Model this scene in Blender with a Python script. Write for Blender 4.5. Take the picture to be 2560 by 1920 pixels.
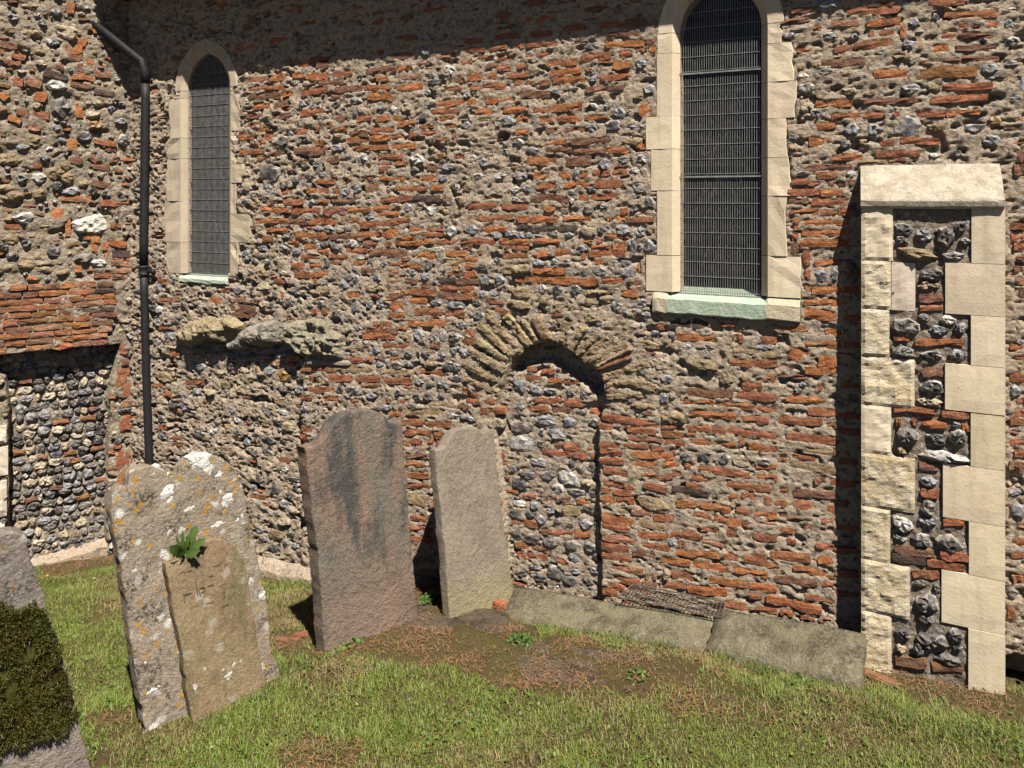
import bpy, bmesh, math, random
import numpy as np
from mathutils import Vector, Matrix
from mathutils.geometry import delaunay_2d_cdt

for o in list(bpy.data.objects):
    bpy.data.objects.remove(o)
SC = bpy.context.scene
COL = SC.collection
random.seed(7)
RNG = np.random.default_rng(11)

# ------------------------------------------------------------------ camera
EYE = 2.6            # eye height above the ground datum by the buttress (m)
DIST = 4.7           # distance of the camera from the church wall (m)
YAW = math.radians(25.26)
FPX = 1825.0         # focal length in pixels of the 2560 px wide photograph
CX, HY = 1280.0, 497.6
cam_d = bpy.data.cameras.new('camera')
cam = bpy.data.objects.new('camera', cam_d)
COL.objects.link(cam)
cam.location = (0, -DIST, EYE)
cam.rotation_euler = (math.radians(90), 0, YAW)
cam_d.sensor_width = 36.0
cam_d.lens = 36.0 * FPX / 2560.0
cam_d.shift_y = -(960.0 - HY) / 2560.0
cam_d.clip_start = 0.05
cam_d.clip_end = 500
SC.camera = cam

# ------------------------------------------------------------------ daylight
SUN = Vector((0.364, -0.352, 0.862)).normalized()   # towards the sun
w = bpy.data.worlds.new('World')
SC.world = w
w.use_nodes = True
wn = w.node_tree
wn.nodes.clear()
sky = wn.nodes.new('ShaderNodeTexSky')
sky.sky_type = 'NISHITA'
sky.sun_disc = False
sky.air_density = 0.22
sky.dust_density = 0.1
sky.ozone_density = 1.0
sky.sun_elevation = math.asin(SUN.z)
sky.sun_rotation = math.atan2(SUN.x, SUN.y)
bg = wn.nodes.new('ShaderNodeBackground')
bg.inputs['Strength'].default_value = 0.05
wo = wn.nodes.new('ShaderNodeOutputWorld')
wn.links.new(sky.outputs[0], bg.inputs[0])
wn.links.new(bg.outputs[0], wo.inputs[0])
sd = bpy.data.lights.new('sun', 'SUN')
sd.energy = 5.0
sd.angle = math.radians(0.5)
sd.color = (1.0, 0.94, 0.84)
so = bpy.data.objects.new('sun', sd)
COL.objects.link(so)
so.rotation_euler = SUN.to_track_quat('Z', 'Y').to_euler()
so.location = (3, -8, 10)
vs = SC.view_settings
vs.view_transform = 'Standard'
vs.look = 'None'
vs.exposure = 1.46
vs.gamma = 1.0
SC.cycles.diffuse_bounces = 1
SC.cycles.max_bounces = 6
vs.use_curve_mapping = False

# ------------------------------------------------------------------ survey helpers
R_AX = np.array([math.cos(YAW), math.sin(YAW), 0.0])
F_AX = np.array([-math.sin(YAW), math.cos(YAW), 0.0])
C0 = np.array([0.0, -DIST, EYE])
ZS = 2212.0 / 720.0
TILES = {'T1': (0, 0, ZS), 'T2': (0, 500, ZS), 'T3': (0, 1000, ZS), 'T4': (0, 1380, ZS),
         'T5': (600, 0, ZS), 'T6': (600, 500, ZS), 'T7': (600, 1000, ZS), 'T8': (600, 1380, ZS),
         'U1': (1220, 0, ZS), 'U2': (1220, 500, ZS), 'U3': (1220, 1000, ZS), 'U4': (1220, 1380, ZS),
         'V1': (1840, 0, ZS), 'V2': (1840, 500, ZS), 'V3': (1840, 1000, ZS), 'V4': (1840, 1380, ZS),
         'A': (1140, 740, 3.95), 'B': (380, 680, 4.096), 'C': (0, 780, 6.144), 'D': (0, 0, 2212 / 2560.0)}


def px(tile, x, y):
    ox, oy, s = TILES[tile]
    return ox + x / s, oy + y / s


def sight(sx, sy):
    return R_AX * ((sx - CX) / FPX) + F_AX + np.array([0, 0, 1.0]) * ((HY - sy) / FPX)


def on_plane(sx, sy, p0, n):
    d = sight(sx, sy)
    t = np.dot(np.array(p0) - C0, n) / np.dot(d, n)
    return C0 + d * t, t


# wall planes: origin, along-axis, outward normal
class Plane:
    def __init__(self, o, u, n):
        self.o = np.array(o, float); self.u = np.array(u, float); self.n = np.array(n, float)

    def uv(self, tile, x, y):
        sx, sy = px(tile, x, y)
        p, t = on_plane(sx, sy, self.o, self.n)
        return float(np.dot(p - self.o, self.u)), float(p[2]), t

    def pt(self, u, z, h=0.0):
        p = self.o + self.u * u + self.n * h
        return (p[0], p[1], z)


MAIN = Plane((0, 0, 0), (1, 0, 0), (0, -1, 0))
BPROJ = 0.135                                     # buttress projection
BUTT = Plane((0, -BPROJ, 0), (1, 0, 0), (0, -1, 0))
XC = -6.21                                       # inner corner of the two walls
LDIR = np.array([-0.5217, -0.853, 0.0])          # side wall runs towards the viewer
LEFT = Plane((XC, 0, 0), LDIR, (0.853, -0.5217, 0))


# ------------------------------------------------------------------ noise
def vnoise(x, y, seed):
    g = np.random.default_rng(seed).random((64, 64))
    xi = np.floor(x).astype(int); yi = np.floor(y).astype(int)
    fx = x - xi; fy = y - yi
    fx = fx * fx * (3 - 2 * fx); fy = fy * fy * (3 - 2 * fy)
    a = g[yi % 64, xi % 64]; b = g[yi % 64, (xi + 1) % 64]
    c = g[(yi + 1) % 64, xi % 64]; d = g[(yi + 1) % 64, (xi + 1) % 64]
    return (a * (1 - fx) + b * fx) * (1 - fy) + (c * (1 - fx) + d * fx) * fy - 0.5


def fbm(x, y, scale, octv, seed, gain=0.5):
    x = np.asarray(x, float) / scale; y = np.asarray(y, float) / scale
    out = np.zeros(np.broadcast(x, y).shape); amp = 1.0
    for k in range(octv):
        out = out + amp * vnoise(x * 2 ** k + 17.3 * k, y * 2 ** k + 5.1 * k, seed + k)
        amp *= gain
    return out


# ------------------------------------------------------------------ objects
def link(name, me, parent=None, mat=None, label=None, cat=None, group=None, kind=None):
    o = bpy.data.objects.new(name, me)
    COL.objects.link(o)
    if parent is not None:
        o.parent = parent
    if mat is not None and me is not None and not me.materials:
        me.materials.append(mat)
    tag(o, label, cat, group, kind)
    return o


def tag(o, label=None, cat=None, group=None, kind=None):
    if label: o['label'] = label
    if cat: o['category'] = cat
    if group: o['group'] = group
    if kind: o['kind'] = kind
    return o


def mesh(name, v, f, cols=None, smooth=False):
    me = bpy.data.meshes.new(name)
    me.from_pydata([tuple(p) for p in v], [], [tuple(q) for q in f])
    if cols is not None:
        a = me.color_attributes.new('tint', 'FLOAT_COLOR', 'POINT')
        a.data.foreach_set('color', np.asarray([(c[0], c[1], c[2], 1.0) for c in cols], dtype=np.float32).ravel())
    if smooth:
        me.polygons.foreach_set('use_smooth', [True] * len(me.polygons))
    me.update()
    return me


def big_mesh(name, verts, faces, cols=None, smooth=False):
    """numpy mesh; faces all of the same size"""
    me = bpy.data.meshes.new(name)
    nv = len(verts); nf, k = faces.shape
    me.vertices.add(nv)
    me.vertices.foreach_set('co', np.asarray(verts, dtype=np.float32).ravel())
    me.loops.add(nf * k)
    me.loops.foreach_set('vertex_index', np.asarray(faces, dtype=np.int32).ravel())
    me.polygons.add(nf)
    me.polygons.foreach_set('loop_start', np.arange(0, nf * k, k, dtype=np.int32))
    if smooth:
        me.polygons.foreach_set('use_smooth', np.ones(nf, dtype=bool))
    if cols is not None:
        a = me.color_attributes.new('tint', 'FLOAT_COLOR', 'POINT')
        c = np.ones((nv, 4), dtype=np.float32); c[:, :3] = cols
        a.data.foreach_set('color', c.ravel())
    me.update(calc_edges=True)
    me.validate()
    return me


class Bag:
    """collects many little pieces into one mesh"""
    def __init__(self):
        self.v = []; self.f = []; self.c = []

    def add(self, v, f, c):
        k = len(self.v)
        self.v += list(v); self.c += list(c)
        self.f += [tuple(i + k for i in q) for q in f]


# ------------------------------------------------------------------ materials
ALBEDO = 0.52        # overall scale of all base colours, set together with the exposure


class NT:
    def __init__(self, name):
        self.m = bpy.data.materials.new(name)
        self.m.use_nodes = True
        self.t = self.m.node_tree
        self.t.nodes.clear()
        self.out = self.n('ShaderNodeOutputMaterial')
        self.b = self.n('ShaderNodeBsdfPrincipled')
        self.t.links.new(self.b.outputs[0], self.out.inputs[0])
        self.tc = self.n('ShaderNodeTexCoord').outputs['Object']

    def n(self, t, **kw):
        nd = self.t.nodes.new(t)
        for k, v in kw.items():
            setattr(nd, k, v)
        return nd

    def set(self, sock, v):
        if isinstance(v, bpy.types.NodeSocket):
            self.t.links.new(v, sock)
        elif isinstance(v, (tuple, list)) and len(v) == 3 and sock.type == 'RGBA':
            sock.default_value = (*v, 1)
        else:
            sock.default_value = v

    def noise(self, scale, detail=4, rough=0.6, co=None, dist=0.0):
        nd = self.n('ShaderNodeTexNoise')
        self.set(nd.inputs['Vector'], co or self.tc)
        nd.inputs['Scale'].default_value = scale
        nd.inputs['Detail'].default_value = detail
        nd.inputs['Roughness'].default_value = rough
        nd.inputs['Distortion'].default_value = dist
        return nd.outputs['Fac']

    def voro(self, scale, out='Distance', feature='F1', co=None):
        nd = self.n('ShaderNodeTexVoronoi', feature=feature)
        self.set(nd.inputs['Vector'], co or self.tc)
        nd.inputs['Scale'].default_value = scale
        return nd.outputs[out]

    def scaled(self, s):
        nd = self.n('ShaderNodeMapping')
        self.set(nd.inputs['Vector'], self.tc)
        nd.inputs['Scale'].default_value = s
        return nd.outputs[0]

    def ramp(self, fac, a, b, lo=0.0, hi=1.0):
        nd = self.n('ShaderNodeMapRange')
        nd.clamp = True
        self.set(nd.inputs[0], fac)
        nd.inputs[1].default_value = a; nd.inputs[2].default_value = b
        nd.inputs[3].default_value = lo; nd.inputs[4].default_value = hi
        return nd.outputs[0]

    def mix(self, fac, a, b, mode='MIX'):
        nd = self.n('ShaderNodeMix', data_type='RGBA', blend_type=mode)
        self.set(nd.inputs[0], fac)
        self.set(nd.inputs[6], a); self.set(nd.inputs[7], b)
        return nd.outputs[2]

    def math(self, op, a, b=0.0):
        nd = self.n('ShaderNodeMath', operation=op)
        self.set(nd.inputs[0], a); self.set(nd.inputs[1], b)
        return nd.outputs[0]

    def tint(self):
        return self.n('ShaderNodeAttribute', attribute_name='tint').outputs['Color']

    def bump(self, h, dist, strength=1.0, prev=None):
        nd = self.n('ShaderNodeBump')
        nd.inputs['Strength'].default_value = strength
        nd.inputs['Distance'].default_value = dist
        self.set(nd.inputs['Height'], h)
        if prev is not None:
            self.set(nd.inputs['Normal'], prev)
        return nd.outputs[0]

    def done(self, col, rough=0.9, normal=None, spec=0.3):
        col = self.mix(1.0, col, (ALBEDO, ALBEDO, ALBEDO), 'MULTIPLY')
        self.col = col
        self.set(self.b.inputs['Base Color'], col)
        self.set(self.b.inputs['Roughness'], rough)
        self.b.inputs['Specular IOR Level'].default_value = spec
        if normal is not None:
            self.set(self.b.inputs['Normal'], normal)
        return self.m


def m_mortar(name, a, b, c):
    k = NT(name)
    big = k.ramp(k.noise(1.3, 5, 0.65), 0.35, 0.65)
    col = k.mix(big, a, b)
    col = k.mix(k.ramp(k.noise(5.5, 6, 0.7), 0.52, 0.72, 0, 0.75), col, c)
    grain = k.noise(70, 4, 0.7)
    col = k.mix(k.ramp(grain, 0.35, 0.7, 0.0, 0.4), col, (0.56, 0.46, 0.35), 'MIX')
    col = k.mix(k.ramp(k.noise(38, 3, 0.6), 0.58, 0.72, 0, 0.5), col, (0.16, 0.125, 0.095))
    v = k.voro(55, 'Color')
    sep = k.n('ShaderNodeSeparateColor'); k.set(sep.inputs[0], v)
    col = k.mix(k.ramp(sep.outputs[0], 0.86, 0.9, 0, 0.7), col, (0.60, 0.55, 0.47))
    col = k.mix(k.ramp(sep.outputs[1], 0.9, 0.94, 0, 0.6), col, (0.10, 0.09, 0.085))
    b1 = k.bump(k.noise(34, 5, 0.75), 0.022, 1.0)
    b2 = k.bump(k.noise(110, 3, 0.7), 0.008, 1.0, b1)
    b3 = k.bump(k.voro(48), 0.006, 0.8, b2)
    return k.done(col, 0.95, b3, 0.15)


M = {}
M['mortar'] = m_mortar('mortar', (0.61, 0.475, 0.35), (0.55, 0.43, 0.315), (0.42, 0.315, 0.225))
M['mortar_pink'] = m_mortar('mortar_pink', (0.33, 0.255, 0.20), (0.30, 0.235, 0.18), (0.22, 0.17, 0.13))


def m_piece(name, rough, lichen, bumpd, spec, gl=0.0):
    k = NT(name)
    t = k.tint()
    n1 = k.noise(16, 5, 0.7)
    col = k.mix(1.0, t, k.mix(k.ramp(n1, 0.3, 0.72), (0.62, 0.60, 0.58), (1.25, 1.22, 1.18)), 'MULTIPLY')
    col = k.mix(k.ramp(k.noise(60, 4, 0.7), 0.55, 0.75, 0, 0.55), col, k.mix(1.0, t, (0.35, 0.33, 0.32), 'MULTIPLY'))
    if lichen:
        col = k.mix(k.ramp(k.noise(21, 6, 0.75), 0.64, 0.70, 0, lichen), col, (0.46, 0.40, 0.33))
    b1 = k.bump(k.noise(45, 5, 0.75), bumpd, 1.0)
    b2 = k.bump(k.noise(14, 3, 0.6), bumpd * 2.0, 0.8, b1)
    return k.done(col, k.ramp(n1, 0.3, 0.7, rough - gl, rough), b2, spec)


M['brick'] = m_piece('brick', 0.95, 0.45, 0.012, 0.12)
M['stone'] = m_piece('stone', 0.95, 0.3, 0.016, 0.12)


def m_flint():
    k = NT('flint')
    t = k.tint()
    n1 = k.noise(22, 5, 0.7, None, 0.6)
    col = k.mix(k.ramp(n1, 0.44, 0.56), k.mix(1.0, t, (0.42, 0.42, 0.45), 'MULTIPLY'), k.mix(1.0, t, (1.15, 1.13, 1.10), 'MULTIPLY'))
    col = k.mix(k.ramp(k.noise(48, 4, 0.7), 0.62, 0.68, 0, 0.45), col, (0.45, 0.42, 0.37))
    col = k.mix(k.ramp(k.noise(11, 4, 0.7), 0.42, 0.70, 0.05, 0.45), col, (0.44, 0.36, 0.28))
    b1 = k.bump(k.noise(40, 4, 0.6), 0.006, 1.0)
    return k.done(col, k.ramp(n1, 0.4, 0.6, 0.40, 0.75), b1, 0.4)


M['flint'] = m_flint()


def m_ashlar(name, a, b, stain):
    k = NT(name)
    col = k.mix(k.ramp(k.noise(2.2, 4, 0.6), 0.35, 0.65), a, b)
    col = k.mix(k.ramp(k.noise(9, 6, 0.7), 0.55, 0.75, 0, 0.5), col, stain)
    col = k.mix(k.ramp(k.noise(120, 3, 0.6), 0.6, 0.75, 0, 0.35), col, (0.3, 0.24, 0.15))
    col = k.mix(k.ramp(k.noise(16, 4, 0.6, k.scaled((1, 1, 0.12))), 0.5, 0.7, 0, 0.3), col, (0.40, 0.31, 0.20))
    col = k.mix(k.ramp(k.noise(26, 5, 0.75), 0.62, 0.7, 0, 0.4), col, (0.36, 0.30, 0.23))
    t = k.tint()
    col = k.mix(1.0, col, t, 'MULTIPLY')
    b1 = k.bump(k.noise(70, 5, 0.7), 0.0025, 0.8)
    b2 = k.bump(k.noise(8, 4, 0.6), 0.006, 0.6, b1)
    return k.done(col, 0.9, b2, 0.2)


M['ashlar'] = m_ashlar('ashlar', (0.76, 0.635, 0.455), (0.83, 0.71, 0.53), (0.62, 0.48, 0.30))


def m_rough_ashlar():
    k = NT('rough_ashlar')
    col = k.mix(k.ramp(k.noise(5, 5, 0.65), 0.4, 0.62), (0.74, 0.63, 0.45), (0.68, 0.53, 0.32))
    col = k.mix(k.ramp(k.noise(11, 5, 0.7), 0.50, 0.68, 0, 0.8), col, (0.76, 0.68, 0.55))
    col = k.mix(1.0, col, k.tint(), 'MULTIPLY')
    b1 = k.bump(k.noise(34, 6, 0.75, k.scaled((1, 1, 1.6))), 0.010, 1.0)
    b2 = k.bump(k.noise(80, 3, 0.7), 0.006, 0.8, b1)
    return k.done(col, 0.92, b2, 0.2)


M['rough_ashlar'] = m_rough_ashlar()


def m_plain(name, col, rough=0.5, metal=0.0, spec=0.5, bumpd=0.0):
    k = NT(name)
    c = k.mix(k.ramp(k.noise(25, 4, 0.6), 0.35, 0.7), tuple(x * 0.7 for x in col), tuple(min(1, x * 1.25) for x in col))
    k.b.inputs['Metallic'].default_value = metal
    nb = k.bump(k.noise(60, 4, 0.6), bumpd, 0.8) if bumpd else None
    return k.done(c, rough, nb, spec)


M['iron'] = m_plain('pipe_paint', (0.02, 0.02, 0.022), 0.62, 0.0, 0.25, 0.004)
M['rusty'] = m_plain('rusty_wire', (0.15, 0.115, 0.09), 0.8, 0.0, 0.2)
M['wire'] = m_plain('wire', (0.30, 0.30, 0.285), 0.55, 0.0, 0.4)
M['dim_wire'] = m_plain('dim_wire', (0.10, 0.09, 0.10), 0.6, 0.0, 0.3)
M['lead'] = m_plain('lead', (0.03, 0.03, 0.032), 0.65, 0.3, 0.4)


def m_glass():
    k = NT('window_glass')
    v = k.voro(9, 'Color')
    sep = k.n('ShaderNodeSeparateColor'); k.set(sep.inputs[0], v)
    col = k.mix(k.ramp(sep.outputs[0], 0.2, 0.9), (0.010, 0.009, 0.011), (0.035, 0.026, 0.034))
    return k.done(col, 0.35, k.bump(k.noise(30, 2, 0.5), 0.004, 0.6), 0.25)


M['glass'] = m_glass()


def m_sill():
    k = NT('sill_stone')
    col = k.mix(k.ramp(k.noise(7, 4, 0.6), 0.4, 0.6), (0.56, 0.50, 0.36), (0.62, 0.53, 0.38))
    col = k.mix(k.tint(), col, k.mix(k.ramp(k.noise(20, 5, 0.7), 0.35, 0.62), (0.38, 0.50, 0.39), (0.54, 0.60, 0.48)))
    col = k.mix(k.ramp(k.noise(13, 6, 0.8), 0.62, 0.68, 0, 0.9), col, (0.55, 0.48, 0.36))
    return k.done(col, 0.9, k.bump(k.noise(50, 5, 0.7), 0.008, 0.9), 0.2)


M['sill'] = m_sill()


def m_headstone(name, cols, streak, lich=(0, 0, 0), bumpd=0.01, low=None, wide=1.0):
    """cols: base, second, dark streak; lich: white, orange, black amounts; low = (z, colour) damp band near the ground"""
    k = NT(name)
    st = k.scaled((1.0, 1.0, 0.30))
    col = k.mix(k.ramp(k.noise(6 * wide, 5, 0.6, st), 0.42, 0.58), cols[0], cols[1])
    col = k.mix(k.ramp(k.noise(9 * wide, 6, 0.7, st), 0.48, 0.61, 0, streak), col, cols[2])
    col = k.mix(k.ramp(k.noise(70, 5, 0.8), 0.42, 0.62, 0, 0.65), col, k.mix(1.0, col, (0.5, 0.48, 0.45), 'MULTIPLY'))
    col = k.mix(k.ramp(k.noise(75, 3, 0.6), 0.62, 0.72, 0, 0.5), col, (0.55, 0.50, 0.43))
    if low:
        sx = k.n('ShaderNodeSeparateXYZ'); k.set(sx.inputs[0], k.tc)
        f = k.ramp(k.math('ADD', sx.outputs[2], k.math('MULTIPLY', k.noise(7, 4), 0.5)), low[0] + 0.22, low[0] + 0.55, low[2], 0.0)
        col = k.mix(f, col, low[1])
    wl, ol, bl = lich
    if bl:
        col = k.mix(k.math('MULTIPLY', k.ramp(k.noise(8, 3, 0.5), 0.5, 0.62), k.ramp(k.noise(60, 5, 0.75), 0.46, 0.56, 0, bl)), col, (0.035, 0.033, 0.028))
    if ol:
        d = k.voro(17)
        f = k.math('MULTIPLY', k.ramp(k.math('ADD', d, k.math('MULTIPLY', k.noise(70, 3), 0.3)), 0.38, 0.44, ol, 0.0), k.ramp(k.noise(6, 2), 0.42, 0.48))
        col = k.mix(f, col, (0.50, 0.27, 0.035))
    if wl:
        d = k.voro(11.5)
        f = k.math('MULTIPLY', k.ramp(k.math('ADD', d, k.math('MULTIPLY', k.noise(45, 4, 0.7), 0.55)), 0.50, 0.58, wl, 0.0), k.ramp(k.noise(4.3, 2), 0.47, 0.53))
        col = k.mix(f, col, (0.80, 0.78, 0.74))
        col = k.mix(k.math('MULTIPLY', k.ramp(k.noise(75, 3, 0.6), 0.60, 0.66, 0, wl * 0.8), k.ramp(k.noise(3.1, 2), 0.52, 0.64)), col, (0.74, 0.71, 0.66))
    b1 = k.bump(k.noise(90, 5, 0.75), bumpd * 0.6, 1.0)
    b2 = k.bump(k.noise(22, 5, 0.7), bumpd * 2, 0.9, b1)
    return k.done(col, 0.95, b2, 0.15)


M['grave_brown'] = m_headstone('grave_brown', ((0.25, 0.218, 0.178), (0.33, 0.23, 0.175), (0.105, 0.103, 0.097)), 0.95, (0, 0, 0), 0.014, (0.15, (0.35, 0.235, 0.178), 0.5), 0.5)
M['grave_grey'] = m_headstone('grave_grey', ((0.38, 0.315, 0.245), (0.345, 0.285, 0.225), (0.26, 0.215, 0.175)), 0.5, (0, 0, 0), 0.010, (-0.10, (0.36, 0.33, 0.14), 0.7))
M['grave_lichen'] = m_headstone('grave_lichen', ((0.46, 0.385, 0.295), (0.42, 0.335, 0.255), (0.30, 0.255, 0.20)), 0.4, (0.8, 0.9, 0.85), 0.012)
M['grave_slab'] = m_headstone('grave_slab', ((0.34, 0.26, 0.15), (0.33, 0.225, 0.14), (0.19, 0.165, 0.085)), 0.8, (0.22, 0.0, 0.25), 0.006)
M['grave_pale'] = m_headstone('grave_pale', ((0.40, 0.345, 0.30), (0.36, 0.31, 0.27), (0.27, 0.23, 0.19)), 0.4, (0.7, 0.3, 0.8), 0.012)
M['ledger_dark'] = m_headstone('ledger_dark', ((0.19, 0.15, 0.105), (0.16, 0.12, 0.08), (0.085, 0.062, 0.04)), 0.8, (0.0, 0.0, 0.6), 0.016)
M['ledger'] = m_headstone('ledger', ((0.30, 0.265, 0.17), (0.265, 0.23, 0.155), (0.16, 0.135, 0.085)), 0.7, (0.08, 0.0, 0.6), 0.014)


def m_leaf(name, rough=0.55, trans=0.35):
    k = NT(name)
    col = k.tint()
    k.done(col, rough, None, 0.35)
    tr = k.n('ShaderNodeBsdfTranslucent')
    k.set(tr.inputs[0], k.col)
    mx = k.n('ShaderNodeMixShader')
    mx.inputs[0].default_value = trans
    k.t.links.new(k.b.outputs[0], mx.inputs[1]); k.t.links.new(tr.outputs[0], mx.inputs[2])
    k.t.links.new(mx.outputs[0], k.out.inputs[0])
    return k.m


M['leaf'] = m_leaf('leaf')
M['dry'] = m_leaf('dry_needle', 0.8, 0.1)


def m_soil():
    k = NT('soil')
    col = k.mix(k.ramp(k.noise(3, 5, 0.65), 0.35, 0.65), (0.15, 0.115, 0.05), (0.19, 0.135, 0.06))
    col = k.mix(k.ramp(k.noise(9, 5, 0.7), 0.5, 0.7, 0, 0.7), col, (0.17, 0.175, 0.045))
    col = k.mix(k.ramp(k.noise(90, 4, 0.7), 0.5, 0.7, 0, 0.6), col, (0.035, 0.022, 0.012))
    return k.done(col, 0.98, k.bump(k.noise(38, 6, 0.8), 0.035, 1.0), 0.1)


M['soil'] = m_soil()
M['roof'] = m_plain('roof_tile', (0.10, 0.045, 0.03), 0.9, 0.0, 0.2, 0.01)
M['wood'] = m_plain('soffit_board', (0.05, 0.04, 0.03), 0.8, 0.0, 0.2, 0.004)
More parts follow.
